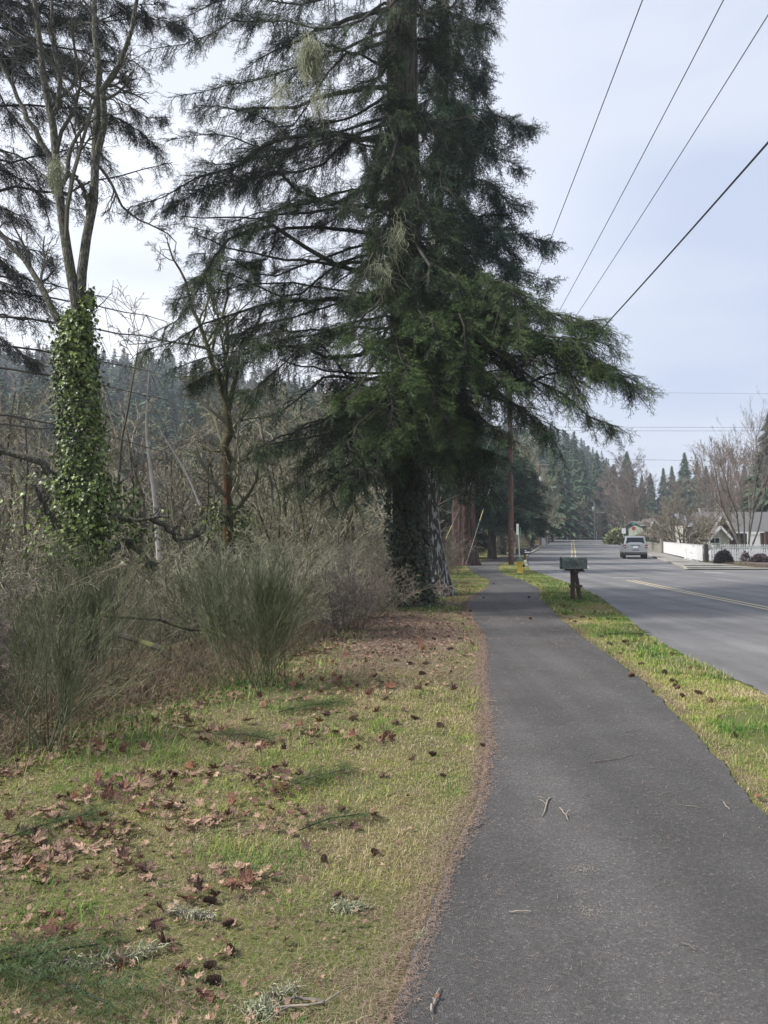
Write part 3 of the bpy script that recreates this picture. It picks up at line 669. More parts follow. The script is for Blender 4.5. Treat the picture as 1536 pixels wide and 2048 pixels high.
# ---- bare trees --------------------------------------------------------
def grow(O, D, L, R0, R1, K, wob, up, r):
    N = len(O); pts = np.zeros((N, K, 3)); pts[:, 0] = O; d = nrm(D); st = (L/(K-1))[:, None]
    for k in range(1, K):
        pts[:, k] = pts[:, k-1]+d*st
        d = nrm(d+r.normal(0, wob, (N, 3))+np.array([0,0,up]))
    u = np.linspace(0, 1, K)[None]
    return pts, R0[:, None]*(1-u)+R1[:, None]*u
def spawn(pts, rd, m, lr, ang, r, t0=.25, la=None, rr=.55):
    N, K, _ = pts.shape; t = t0+(1-t0)*r.random((N, m)); f = t*(K-1); i = np.clip(f.astype(int), 0, K-2); u = (f-i)[..., None]
    n_ = np.arange(N)[:, None]; o = pts[n_, i]*(1-u)+pts[n_, i+1]*u; tan = nrm(pts[n_, i+1]-pts[n_, i])
    ra = rd[n_, i]
    pp = nrm(np.cross(tan, r.normal(0, 1, (N, m, 3)))); a = (ang*r.uniform(.6,1.35,(N, m)))[..., None]
    D = tan*np.cos(a)+pp*np.sin(a)
    Ls = np.linalg.norm(np.diff(pts, axis=1), axis=2).sum(1)[:, None]*lr*r.uniform(.5,1.2,(N, m))*(1.15-.55*t)
    return o.reshape(-1, 3), D.reshape(-1, 3), Ls.ravel(), (ra*rr).ravel()
def bare_tree(seed, h, r0, levels, lean=(0,0,1), stems=1, spread=.3, wob=.09, up=.04, twmin=.004, mt=(m_grey, m_twig), name='bare_tree', K0=12, starts=None, tiptint=.5, **kw):
    r = np.random.default_rng(seed); root = empty(name, **kw)
    if starts is None:
        D = nrm(np.array([lean]*stems, float)+np.concatenate([r.normal(0, spread, (stems, 2)), np.zeros((stems, 1))], 1)); O = np.zeros((stems, 3)); O[:, 2] = -.25
        pts, rd = grow(O, D, np.full(stems, h)*r.uniform(.8,1.05,stems), np.full(stems, r0), np.full(stems, r0*.18), K0, wob, up, r)
    else: pts, rd = starts
    g = Geo(); v, q = tubes(pts, rd, 8); g.add(v, q); g.build('trunk', mt[0], root, smooth=True)
    g = Geo()
    for li, (m, lr, ang, wb, upp, t0) in enumerate(levels):
        o, D, L, ra = spawn(pts, rd, m, lr, ang, r, t0)
        ra = np.maximum(ra, twmin); last = li == len(levels)-1
        pts, rd = grow(o, D, L, ra, np.maximum(ra*.35, twmin*.7), 6 if not last else 5, wb, upp, r)
        v, q = tubes(pts, rd, 3 if li else 5)
        tn = np.repeat(np.clip(r.normal(tiptint, .25, len(pts)), 0, 1), (pts.shape[1]-1)*(3 if li else 5)); g.add(v, q, tn)
    g.build('crown', mt[1], root)
    return root
def pxs(lst, d): return np.array([P(a, b, (c if c else d)) for a, b, c in [(q+(None,))[:3] for q in lst]])
def resample(p, K):
    L = np.concatenate([[0], np.cumsum(np.linalg.norm(np.diff(p, axis=0), axis=1))]); s_ = np.linspace(0, L[-1], K)
    return np.stack([np.interp(s_, L, p[:, k]) for k in range(3)], -1)
# forked ivy tree, left
d = 10.6
stems = [([(178,1345),(172,1200),(165,1000),(158,850),(152,700),(150,620),(143,540),(125,440),(112,330),(103,230),(88,150),(78,60),(62,-60),(40,-200)], .12, .024),
 ([(160,680),(160,600),(168,520),(181,430),(190,340),(191,250),(197,150),(188,60),(192,-60),(205,-200)], .08, .02),
 ([(160,760),(145,700),(115,640),(78,570),(40,515),(2,475),(-50,420),(-120,330)], .06, .018),
 ([(190,345),(212,225),(205,200),(248,150),(272,80),(288,30),(300,-40)], .055,.02),
 ([(108,325),(92,300),(60,245),(30,180),(5,130),(-30,60)], .045,.012),
 ([(115,400),(125,330),(128,270),(150,225),(160,180),(152,150),(180,150)], .04,.012),
 ([(100,235),(110,222),(120,210),(118,150),(100,60),(105,0),(115,-60)], .04,.02),
 ([(178,440),(176,400),(163,368),(160,358),(150,362)], .045,.02),
 ([(190,350),(195,320),(230,395),(270,425),(310,440),(335,460),(325,475)], .028,.006),
 ([(175,1010),(140,990),(118,955),(90,925),(55,915),(15,905),(-40,890)], .07,.03),
 ([(165,1100),(135,1060),(125,1020),(120,985)], .06,.03),
 ([(178,990),(215,1005),(250,1035),(300,1040),(345,1035)], .05,.02),
 ([(300,1035),(330,1060),(335,1080),(372,1072)], .045,.02),
 ([(185,1130),(230,1080),(255,1110),(270,1140)], .06,.03)]
Ks = 14; SP = np.stack([resample(pxs(s_[0], d), Ks) for s_ in stems]); rr_ = np.random.default_rng(4)
SP[:, 1:] += rr_.normal(0, .015, SP[:, 1:].shape); SP[2:, :, 1] += np.linspace(0, 1, Ks)[None]*rr_.uniform(-.9, .9, len(stems)-2)[:, None]
SR = np.stack([np.linspace(s_[1], s_[2], Ks) for s_ in stems])
ft = bare_tree(41, 1, 1, [(8,.22,.85,.2,.02,.3),(7,.6,.75,.22,.0,.2),(6,.6,.75,.25,-.02,.2)], starts=(SP, SR), mt=(m_maple, m_twigd), twmin=.003, tiptint=.6, name='maple_tree', label='forked bare tree with pale bark above and a thick sleeve of green ivy below', cat='tree')
iv = [P(175,1130,d), P(168,1000,d), P(160,880,d), P(154,760,d), P(150,690,d), P(155,630,d)]
ivy_on(iv, [.14,.20,.22,.2,.16,.08], 11000, .048, 11, .085, .38).build('ivy', m_ivy, ft)
ivy_on([P(150,1120,d-.2), P(150,1050,d), P(165,950,d)], [.15,.26,.2], 1500, .055, 12, .4, .45).build('ivy', m_ivy, ft)
ivy_on([P(175,640,d), P(176,580,d)], [.08,.05], 160, .07, 13, .04, .5).build('ivy', m_ivy, ft)
ivy_on([P(215,1090,d), P(215,1030,d), P(200,960,d)], [.35,.3,.15], 1000, .055, 15, .3, .38).build('ivy', m_ivy, ft)
# mossy tree with rusty trunk
d = 19.0
stems = [([(458,1110),(455,1000),(452,900),(454,860),(458,800)], .14,.10),([(457,830),(440,760),(415,690),(400,640),(380,590),(360,530),(345,500)], .08,.02),
 ([(457,820),(470,760),(468,720),(490,680),(505,640),(530,600)], .07,.02),([(460,880),(435,905),(410,895),(392,880)],.035,.015),([(455,920),(480,922),(510,915),(530,925),(560,930)],.04,.015),
 ([(455,830),(452,780),(462,700),(455,640),(470,560)],.06,.02),([(445,750),(420,745),(390,748),(350,740)],.04,.015),([(425,700),(440,650),(425,600),(430,540)],.04,.015)]
SP = np.stack([resample(pxs(s_[0], d), Ks) for s_ in stems]); SP[:, 1:] += rr_.normal(0, .025, SP[:, 1:].shape); SP[1:, :, 1] += np.linspace(0, 1, Ks)[None]*rr_.uniform(-1.2, 1.2, len(stems)-1)[:, None]
SR = np.stack([np.linspace(s_[1], s_[2], Ks) for s_ in stems])
mt_ = bare_tree(43, 1, 1, [(9,.45,.8,.17,.03,.15),(7,.5,.75,.2,.02,.15),(6,.5,.7,.22,.02,.15)], starts=(SP, SR), mt=(m_moss, m_twiggy), twmin=.005, tiptint=.35, name='mossy_tree', label='slender mossy bare tree with a rusty brown lower trunk, left of the huge fir', cat='tree')
SR0 = [.145,.13,.112,.104]; g = trunk_geo([P(458,1110,d), P(455,1000,d), P(452,900,d)], [.145,.12,.105], 12, 14, .03, False); g.build('trunk_foot', m_rust, mt_)
ivy_on([P(458,1090,d), P(456,1010,d)], [.55,.25], 800, .075, 14, .3, .3).build('ivy', m_ivy, mt_)

# template bare trees for woodland, placed many times
SCW = 1.3
GW = 'bare trees in the woodland left of the path'
LV = [(12,.42,.75,.13,.05,.1),(7,.5,.7,.16,.03,.2),(5,.5,.65,.2,.02,.15)]
wt = [bare_tree(50, 11, .13, LV, stems=2, spread=.16, mt=(m_grey, m_twig), twmin=.013, name='bare_tree', tiptint=.75, label='x', cat='tree', group=GW),
      bare_tree(51, 9, .10, LV, stems=3, spread=.25, mt=(m_moss, m_twiggy), twmin=.013, name='bare_tree', tiptint=.6, label='x', cat='tree', group=GW),
      bare_tree(52, 12, .11, LV, stems=1, spread=.1, mt=(m_grey, m_twigr), twmin=.014, name='bare_tree', tiptint=.6, label='x', cat='tree', group=GW)]
wl = ['grey twiggy bare tree standing in the woodland left of the path','mossy many-stemmed bare tree standing in the woodland left of the path','tall thin brownish bare tree standing in the woodland left of the path']
spots = [(0,20,1,.62),(70,18,0,.6),(230,21,2,.7),(270,25,0,.8),(310,30,1,.9),(350,22,1,.6),(400,38,2,.95),(460,32,0,.8),(540,24,0,.65),(640,22,1,.6),(690,36,0,.9),(110,42,1,1.),(40,36,2,1.),(-40,28,0,.8),(250,42,0,1.0),(290,55,1,1.2),(180,60,0,1.2),(60,62,1,1.2),(-20,55,2,1.1),(20,30,0,.8),(90,24,1,.75),(-60,22,1,.9),(-10,40,2,.9),(60,48,0,.9),(240,28,0,.62),(290,36,1,.75),(340,27,2,.55),(385,33,0,.7),(430,44,1,.8),(530,30,1,.75),(560,38,0,.8),(610,26,1,.7),(650,35,0,.8),(690,28,1,.75),(720,42,2,.85),(760,33,0,.7),(600,50,1,1.0),(500,55,0,1.0),(200,50,2,.95),(140,34,1,.7),(-130,30,0,.9),(-200,40,1,1),(320,60,0,1.),(660,60,1,1.1),(560,24,1,.55),(480,26,0,.5)]
used = [False]*3; rs = np.random.default_rng(77)
for px, d, k, s_ in spots:
    s_ = s_*1.15
    x = (px-768)/F*d; z = float(H(x, d)); loc = (x, d, z-.1)
    if not used[k]: t_ = wt[k]; t_.location = loc; t_.rotation_euler = (0,0,rs.uniform(0,6.28)); t_.scale = (s_,)*3; used[k] = True
    else: t_ = dup(wt[k], loc, rs.uniform(0,6.28), s_)
    t_['label'] = wl[k]
# a pale leaning snag
g = Geo(); pts = pxs([(318,1120),(310,1000),(300,930),(292,860),(296,780),(299,740)], 16.0); g.tube(resample(pts, 12), np.linspace(.055,.02,12), 7)
pts = pxs([(400,1010),(375,950),(345,900),(320,860)], 16.0); g.tube(resample(pts, 8), np.linspace(.03,.012,8), 6)
o = g.build('dead_tree', mat('bleached_wood', (.36,.33,.3), (.5,.46,.42), 6, .9)); tag(o, 'thin bleached dead trunk standing between the ivy tree and the rusty trunk', 'dead tree')

# thicket shrubs
def shrub(seed, h, n0, m, name, spread, up, wob, lv, tip, rad, rm=.0034, **kw):
    r = np.random.default_rng(seed); root = empty(name, **kw)
    O = np.concatenate([r.normal(0, .12*h, (n0, 2)), np.full((n0, 1), -.1)], 1)
    D = nrm(np.concatenate([r.normal(0, spread, (n0, 2)), np.ones((n0, 1))], 1))
    pts, rd = grow(O, D, h*r.uniform(.6,1.05,n0), np.full(n0, rad), np.full(n0, rad*.3), 9, wob, up, r)
    g = Geo(); v, q = tubes(pts, rd, 4); g.add(v, q, np.repeat(np.clip(r.normal(tip-.1,.15,n0),0,1), 8*4)); g.build('stems', m, root)
    g = Geo()
    for li, (mm, lr, ang, wb, upp, t0) in enumerate(lv):
        o, Dd, L, ra = spawn(pts, rd, mm, lr, ang, r, t0); ra = np.maximum(ra*.8, rm)
        pts, rd = grow(o, Dd, L, ra, np.maximum(ra*.5, rm*.65), 5, wb, upp, r); v, q = tubes(pts, rd, 3)
        g.add(v, q, np.repeat(np.clip(r.normal(tip,.25,len(pts)),0,1), 4*3))
    g.build('twigs', m, root); return root
GS = 'tangled bare shrubs of the thicket'
sh = [shrub(60, 2.2, 20, m_twiggy, 'bare_shrub', .45, .0, .14, [(9,.42,.8,.17,.0,.15),(6,.45,.8,.22,0,.1),(3,.5,.8,.25,0,.1)], .62, .014, label='x', cat='shrub', group=GS),
      shrub(61, 2.0, 22, m_twig, 'bare_shrub', .4, .02, .12, [(9,.4,.8,.17,.0,.15),(6,.45,.9,.22,0,.1),(3,.5,.8,.25,0,.1)], .55, .012, label='x', cat='shrub', group=GS),
      shrub(62, 1.5, 22, m_twigr, 'bare_shrub', .45, -.02, .13, [(8,.4,.8,.17,-.01,.1),(7,.5,.8,.2,0,.1),(3,.5,.8,.2,0,.1)], .35, .010, label='x', cat='shrub', group=GS)]
sl_ = ['pale lichen-grey bare shrub in the thicket left of the path','grey brown bare shrub in the thicket left of the path','low reddish brown bramble shrub in the thicket left of the path']
used = [False]*3
ss = [(-60,9,1),(20,12,0),(110,13,1),(240,12,1),(330,13,0),(430,13,0),(540,12.5,0),(640,13.5,0),(690,12.5,2),(730,14.5,1),(750,16,2),(600,16,0),(520,16,0),(440,17,1),(350,17,0),(250,16,0),(160,17,0),(60,17,1),(-30,15,0),
      (560,21,0),(640,20,1),(700,19,0),(740,22,1),(490,22,0),(400,23,0),(310,22,0),(700,26,0),(770,27,1),(800,24,2),(-40,6.5,2),(-90,7.5,1),(200,22,1),(100,22,0),(0,22,0),(775,19,2),(860,40,1),(885,33,2),(870,26,1),
      (1010,76,2),(1040,84,1),(960,66,2),(1060,95,2),(1080,110,1)]
for px, d, k in ss:
    x = (px-768)/F*d; s_ = rs.uniform(.75,1.05)*(1 if d < 30 else 1.5); loc = (x, d, float(H(x, d)))
    if not used[k]: t_ = sh[k]; t_.location = loc; t_.scale = (s_,)*3; used[k] = True
    else: t_ = dup(sh[k], loc, rs.uniform(0,6.28), s_)
    t_['label'] = sl_[k]
# broom bushes
def broom(seed, h, n0, label, loc, sc=(1,1,1), group=None):
    b = shrub(seed, h*.62, n0, m_broom, 'broom_bush', .38, .04, .09, [(9,.62,.5,.08,.10,.25),(10,.5,.42,.05,.08,.15),(2,.55,.3,.04,.06,.2)], .45, .008, rm=.0019, label=label, cat='broom bush')
    b.location = loc; b.scale = sc; return b
def at(px, d, dz=0): x = (px-768)/F*d; return (x, d, float(H(x, d))+dz)
broom(70, 2.0, 15, 'leggy green broom bush with one bare foot, nearest at the left edge of the lawn', at(80, 5.5), (.9,.9,.95))
broom(71, 2.6, 22, 'dark green broom bush in front of the ivy tree, left of the other bushes', at(190, 8.6), (.85,.85,1))
broom(72, 2.25, 24, 'rounded green broom bush at the corner of the lawn, below the mossy tree', at(525, 7.9), (.95,.95,1))
broom(73, 2.0, 14, 'sparse green broom bush cut by the left edge of the picture', at(-40, 7.2), (.9,.9,.9))
broom(74, 2.2, 18, 'tall broom bush behind the rounded bush, towards the thicket', at(430, 10.2), (.9,.9,1))
for b_ in [o for o in col.objects if o.name.startswith('broom_bush')]:
    pass
# thick dark foot of the broom by the ivy tree is the trunk of the ivy tree itself

# ---- far forest --------------------------------------------------------
def far_conifer(seed, n, wd=.2, ss=1.):
    """unit height"""
    r = np.random.default_rng(seed); g = Geo()
    f = r.random(n)**.8; az = r.uniform(0, 6.28, n); rad = wd*(1-f)**.85*r.uniform(.25,1.1,n)*(1+.18*np.sin(f*60))
    c = np.stack([rad*np.cos(az), rad*np.sin(az), .06+.94*f], -1); out = np.stack([np.cos(az), np.sin(az), -.25+.0*f], -1)
    s_ = ss*(.022+.05*(1-f))*r.uniform(.7,1.4,n); sdv = np.stack([-np.sin(az), np.cos(az), r.normal(0,.3,n)], -1)
    a = c-out*s_[:, None]*.7+sdv*s_[:, None]*.55; b = c-out*s_[:, None]*.7-sdv*s_[:, None]*.55; t = c+out*s_[:, None]*1.3-np.array([0,0,.5])*s_[:, None]
    v = np.stack([a, b, t], 1).reshape(-1, 3); g.add(v, np.arange(3*n).reshape(-1, 3), np.clip(r.normal(.45,.25,n), 0, 1))
    return v, np.arange(3*n).reshape(-1, 3), g.t[3][0]
def ridge_pts(px, D, top):   # ground height under the treetops
    return CAMH+(HY-top)/F*D
SK = np.array([(-700,700),(-300,692),(0,698),(200,705),(300,722),(450,738),(600,770),(800,800),(950,840),(1050,862),(1130,878),(1180,895),(1215,925),(1250,1010),(1330,1045),(1600,1062),(2400,1066)], float)
def hillz(px, D):
    D0 = np.interp(px, [700,950], [80, 172]); D1 = 330.
    z0 = np.interp(px, [700,950], [-4.5, 1.3]); top = CAMH+(HY-np.interp(px, SK[:,0], SK[:,1]))/F*D1-17*np.interp(px, [1200,1300],[1,.1])
    t = np.clip((D-D0)/(D1-D0), 0, 1.25); return z0+(np.maximum(top,1.0)-z0)*(t**1.15)-.8*(t < .02)
g = Geo(); pxx = np.linspace(-900, 2400, 110); DD = np.linspace(78, 420, 46)
A_, B_ = np.meshgrid(pxx, DD); Zh = hillz(A_, B_); Zh[0] -= 3
Xh = (A_-768)/F*B_; n = len(pxx); i = np.arange(len(DD)-1)[:, None]*n; j = np.arange(n-1)[None]
keepf = np.stack([i+j, i+j+1, i+n+j+1, i+n+j], -1).reshape(-1, 4)
Zh = Zh-2.5*(B_ < np.interp(A_, [700,950],[86,178]))
g.add(np.stack([Xh, B_, Zh], -1).reshape(-1, 3), keepf)
tag(g.build('hillside', mat('hill_ground', (.05,.06,.035), (.08,.075,.05), .2, .95), smooth=True), kind='structure')
g = Geo(); r = np.random.default_rng(90); tm = [far_conifer(100+k, 230, w_) for k, w_ in enumerate((.17,.2,.23,.15))]; tmn = [far_conifer(100+k, 1100, w_, .55) for k, w_ in enumerate((.17,.2,.23,.15))]
cnt = 0
for k in range(2500):
    px = r.uniform(-420, 1235) if k < 2300 else r.uniform(850, 1235); D = r.uniform(0, 1)**.7*235+np.interp(px, [700,950],[88,176])
    if D > 345: continue
    z = float(hillz(px, D)); h = r.uniform(10, 25)*(1 if px < 1150 else .8); x = (px-768)/F*D
    tv, tf, tt = (tmn if D < 215 and px > 300 else tm)[k % 4]; a = r.uniform(0, 6.28); c_, s_ = math.cos(a), math.sin(a)
    v = np.stack([tv[:,0]*c_-tv[:,1]*s_, tv[:,0]*s_+tv[:,1]*c_, tv[:,2]], -1)*[h*r.uniform(.75,1.4),h*r.uniform(.75,1.4),h]+[x, D, z-.5]
    g.add(v, tf, np.clip(tt+r.normal(0,.18), 0, 1)); cnt += 1
tag(g.build('forest', m_far), kind='stuff')
# single far conifers on the right skyline
GF = 'firs on the skyline behind the houses'
def far_tree(seed, n, wd, mt):
    root = empty('fir_tree'); g = Geo(); g.tube([(0,0,-.02),(0,0,.5),(0,0,.99)], [.014,.008,.001], 7); g.build('trunk', m_farT, root)
    v, f, t = far_conifer(seed, n, wd, .6); g = Geo(); g.add(v, f, t); g.build('crown', mt, root); return root
ft_ = [far_tree(120, 2600, .2, m_far), far_tree(121, 2200, .16, m_far), far_tree(122, 3200, .25, m_far)]
used = [False]*3
lab = {0:'pointed dark fir on the skyline right of the road end',}
sk = [(1302,946,200,1,'short pointed fir on the skyline, left of a close pair'),(1328,936,200,1,'left one of the close pair of firs on the skyline'),(1345,932,205,1,'right one of the close pair of firs on the skyline'),(1371,905,170,0,'tallest darkest fir on the skyline above the orchard tree'),(1396,921,190,1,'pale fir on the skyline just right of the tallest one'),(1414,932,200,1,'small bluish fir on the skyline, rightmost of the row'),
      (1255,903,180,2,'sparse pale fir rising above the reddish bare trees'),(1285,950,215,1,'low distant fir behind the orchard tree'),(1447,960,210,0,'distant fir behind the tall bare tree'),(1230,930,200,1,'distant fir left of the sparse pale fir'),
      (1490,930,150,0,'fir hidden behind the tall bare tree at the right edge'),(1545,818,84,2,'tall olive green fir cut by the right edge of the picture'),
      (1000,860,95,2,'mid-distance fir left of the roadside pole, above the dark wide fir'),(975,845,110,0,'slim fir above the dark wide fir, farther left'),(1130,905,150,0,'fir left of the road end, in front of the hill'),(1165,900,160,1,'narrow fir in front of the hill above the road end'),(1105,900,120,2,'broad green fir behind the second pole'),(1195,905,185,1,'pointed fir where the hill drops to the road'),(1212,925,190,1,'last pointed fir at the foot of the hill'),
      (1150,880,170,0,'dark fir standing highest at the end of the hill'),(395,890,70,0,'dark bluish fir down the slope, seen between the ivy tree and the mossy tree'),(355,905,85,1,'slim bluish fir down the slope beside the darker one'),(600,800,75,2,'broad olive fir down the slope behind the low boughs'),(930,880,60,0,'dark fir behind the thick reddish trunk'),(1060,905,88,0,'green fir behind the roadside pole lamp')]
for px, top, d, k, lb in sk:
    x = (px-768)/F*d; z0 = float(H(x, d)) if px < 1000 else 1.3
    if px < 700: z0 = -4.5
    h = CAMH+(HY-top)/F*d-z0
    if not used[k]: t_ = ft_[k]; t_.location = (x,d,z0); t_.scale = (h,h,h); used[k] = True
    else: t_ = dup(ft_[k], (x,d,z0), rs.uniform(0,6.28), h)
    tag(t_, lb, 'tree', GF if px > 1220 else 'firs beyond the path and the road end')
# bare trees on the right and centre
LB = [(15,.45,.6,.1,.07,.12),(9,.5,.6,.13,.05,.15),(7,.5,.6,.16,.03,.1),(3,.5,.6,.16,.03,.1)]
def put(t, px, d, rz=0, s_=1, z=None): t.location = ((px-768)/F*d, d, float(1.45*sstep((d-50)/95)) if z is None else z); t.rotation_euler = (0,0,rz); t.scale = (s_,)*3; return t
rd1 = put(bare_tree(80, 17, .25, LB, spread=.05, stems=2, mt=(m_grey, m_twigr), twmin=.022, name='bare_tree', tiptint=.45, label='tall reddish brown bare tree at the right side of the road end', cat='tree'), 1250, 148)
for px, d, s_, lb in ((1228,155,.85,'reddish bare tree nearest the road end, left of the taller one'),(1275,140,.8,'reddish bare tree right of the taller one, behind the small green house'),(1420,118,.85,'brown bare tree behind the low house'),(1460,125,.9,'brown bare tree behind the chimney and tall bare tree'),(1505,110,.8,'brown bare tree behind the long grey roof'),(1350,130,.62,'brown bare tree behind the orchard tree'),(1540,120,.9,'brown bare tree behind the right edge fence')):
    dup(rd1, ((px-768)/F*d, d, float(1.45*sstep((d-50)/95))), rs.uniform(0,6.28), s_, lb)
# orchard tree
put(bare_tree(81, 6.2, .13, [(12,.5,.7,.16,.06,.2),(9,.5,.7,.17,.06,.2),(7,.5,.6,.17,.05,.2),(2,.5,.6,.17,.05,.2)], stems=7, spread=.8, wob=.16, up=.03, mt=(m_twigd, m_twig), twmin=.009, name='bare_tree', tiptint=.55, label='spreading bare orchard tree behind the white board fence', cat='tree'), 1366, 70)
put(bare_tree(82, 5.2, .06, [(14,.5,.5,.1,.10,.2),(9,.5,.5,.1,.08,.2),(4,.5,.5,.1,.08,.2)], stems=4, spread=.45, wob=.1, mt=(m_twigr, m_twigr), twmin=.009, name='bare_tree', tiptint=.6, label='pinkish twiggy shrub-like tree beside the orchard tree', cat='tree'), 1352, 74)
put(bare_tree(83, 9.6, .075, [(11,.5,.36,.08,.10,.25),(8,.5,.45,.1,.08,.2),(5,.5,.5,.1,.06,.2)], stems=7, spread=.26, wob=.08, mt=(m_twigd, m_twigr), twmin=.008, name='bare_tree', tiptint=.75, label='tall vase-shaped bare tree behind the picket fence', cat='tree'), 1492, 57)
put(bare_tree(84, 2.4, .03, [(8,.5,.6,.12,.08,.2),(6,.5,.6,.12,.08,.2)], stems=5, spread=.4, mt=(m_twigd, m_twigd), twmin=.008, name='bare_sapling', label='small dark bare sapling between the two picket fences', cat='tree'), 1432, 50)
# pale trees around the road end
pl1 = put(bare_tree(85, 9, .13, LB, stems=3, spread=.22, mt=(m_grey, m_twiggy), twmin=.014, name='bare_tree', tiptint=.6, label='pale lichen-covered bare tree at the far bend of the road', cat='tree'), 1160, 158)
for px, d, s_, lb in ((1130,150,.85,'pale bare tree at the left of the far bend'),(1108,135,.8,'pale bare tree over the kerb left of the far bend'),(1200,165,.8,'pale bare tree just right of the thin far pole'),(1185,172,.9,'pale bare tree behind the thin far pole'),(1140,170,1.0,'tallest pale bare tree at the left of the far bend'),(1062,88,1.45,'large pale bare tree behind the lamp of the roadside pole'),(1095,104,1.2,'large pale bare tree behind the second pole'),(1030,96,1.5,'pale olive bare tree left of the roadside pole lamp'),(985,80,1.2,'pale bare tree above the low wide dark fir'),(1088,125,.75,'small pale bare tree behind the white cabinet')):
    dup(pl1, ((px-768)/F*d, d, float(1.45*sstep((d-50)/95))), rs.uniform(0,6.28), s_, lb)
# ================================================================ built things
def gz(y): return float(1.45*sstep((y-50)/95.0))
m_pole = mat('creosoted_wood', (.19,.088,.065), (.10,.055,.045), 3, .85, .6, 12, stretch=(4,4,.4), c3=(.19,.125,.10))
m_poleg = mat('weathered_pole', (.33,.31,.28), (.22,.2,.18), 3, .85, .5, 12, stretch=(4,4,.4))
m_galv = mat('galvanised_steel', (.42,.45,.44), (.33,.36,.35), 9, .5, metal=.3)
m_dark = mat('dark_iron', (.03,.03,.03), (.06,.055,.05), 20, .6)
m_wire = mat('black_cable', (.035,.035,.04), rough=.6)
m_wirel = mat('thin_cable', (.09,.09,.1), rough=.6)
m_white = mat('white_paint', (.74,.74,.73), (.6,.6,.58), 2.5, .6, lo=.5, hi=.8)
m_guard = mat('yellow_guard', (.5,.42,.14), (.38,.33,.14), 10, .6)
m_lampg = mat('lamp_housing', (.42,.43,.4), (.35,.36,.34), 9, .5)

# roadside pole
pA = np.array([7.72, 45.0, 0.])
po = empty('utility_pole', tuple(pA), label='reddish brown wooden utility pole with a street lamp arm, standing by the yellow hydrant', cat='utility pole')
g = trunk_geo([(0,0,-.3),(0,0,5.5),(0,0,11.2)], [.17,.155,.13], 16, 40, .01, False, 3); g.build('pole', m_pole, po, smooth=True)
g = Geo(); g.bar((-1.25,0,10.9),(1.25,0,10.9),.1,.12); g.build('crossarm', m_pole, po)
for x_ in (-1.15,-.45,.45,1.15):
    g = Geo(); g.lathe([(0,0),(.03,0),(.03,.05),(.06,.07),(.04,.11),(.055,.13),(0,.17)], (x_,0,10.97), 10); g.build('insulator', m_lampg, po)
g = Geo(); g.tube([(0,-.15,7.55),(.5,-.3,7.8),(1.1,-.5,8.0),(1.6,-.65,8.05)], .03, 8)
arm = g.build('lamp_arm', m_galv, po)
g = Geo(); g.lathe([(0,-.4),(.06,-.38),(.10,-.2),(.12,.1),(.11,.25),(.05,.33),(0,.34)], (0,0,0), 14)
V = g.v[0]; g.v[0] = (np.stack([V[:,2], V[:,0], V[:,1]*.55], -1)+np.array([1.85,-.72,8.05])).astype(np.float32)
g.build('lamp_head', m_lampg, po, smooth=True)
g = Geo()
for z_ in (1.1,1.6,2.2,.6): g.box((.02,-.165,z_), (.05,.01,.07))
g.build('number_tag', m_galv, po)

def wire(name, a, b, sag, rad, m, label, grp=None, n=60):
    a = np.array(a, float); b = np.array(b, float); t = np.linspace(0,1,n)[:, None]
    pts = a*(1-t)+b*t; pts[:, 2] -= (4*sag*t*(1-t))[:, 0]
    g = Geo(); g.tube(pts, rad, 5); tag(g.build(name, m, smooth=True), label, 'power line', grp)
A1, A2, A3, A4 = pA+[-1.15,0,11.1], pA+[.45,0,11.1], pA+[1.15,0,11.1], pA+[.15,-.1,8.9]
def thru(A, px, py, d, yb, sag):
    """end point at y=yb so the sagging wire passes over the given ray"""
    Q = P(px, py, d); t = (A[1]-d)/(A[1]-yb); Q[2] += 4*sag*t*(1-t); return A+(Q-A)/t
wire('power_line', A1, thru(A1,1285,0,13,-14,.75), .75, .011, m_wirel, 'thin overhead wire, leftmost of the four crossing the sky above the path')
wire('power_line', A2, thru(A2,1447,0,13,-14,.75), .75, .011, m_wirel, 'thin overhead wire, second from the left of the four crossing the sky')
wire('power_line', A3, thru(A3,1536,30,13,-14,.75), .75, .011, m_wirel, 'thin overhead wire, third from the left of the four crossing the sky')
wire('power_line', A4, thru(A4,1536,285,12,-14,.7), .7, .02, m_wire, 'thick black overhead cable, lowest and rightmost of those crossing the sky')
# second pole
pB = np.array([(1079-768)/F*92, 92., gz(92)])
pb = empty('utility_pole', tuple(pB), label='second reddish utility pole with crossarm and grey transformer, beyond the dark wide fir', cat='utility pole')
trunk_geo([(0,0,-.3),(0,0,10.6)], [.17,.13], 12, 20, .01, False, 4).build('pole', m_pole, pb, smooth=True)
for z_ in (10.3, 9.6):
    g = Geo(); g.bar((-1.2,0,z_),(1.2,0,z_),.1,.12); g.build('crossarm', m_poleg, pb)
g = Geo(); g.lathe([(0,0),(.22,0),(.24,.1),(.24,.7),(.2,.78),(0,.82)], (.1,-.38,8.0), 14); g.build('transformer', m_lampg, pb, smooth=True)
g = Geo(); g.tube([(3.0,-.3,5.0),(3.0,-.3,8.0)], .07, 8); g.tube([(3.0,-.3,7.7),(3.5,-.4,7.95),(4.0,-.5,8.0)], .03, 6)
g = Geo(); g.tube([(0,-.1,7.0),(.8,-.2,7.35),(1.4,-.3,7.45)], .03, 6); g.build('lamp_arm', m_galv, pb)
g = Geo(); g.box((1.7,-.3,7.45), (.6,.25,.14)); g.build('lamp_head', m_lampg, pb)
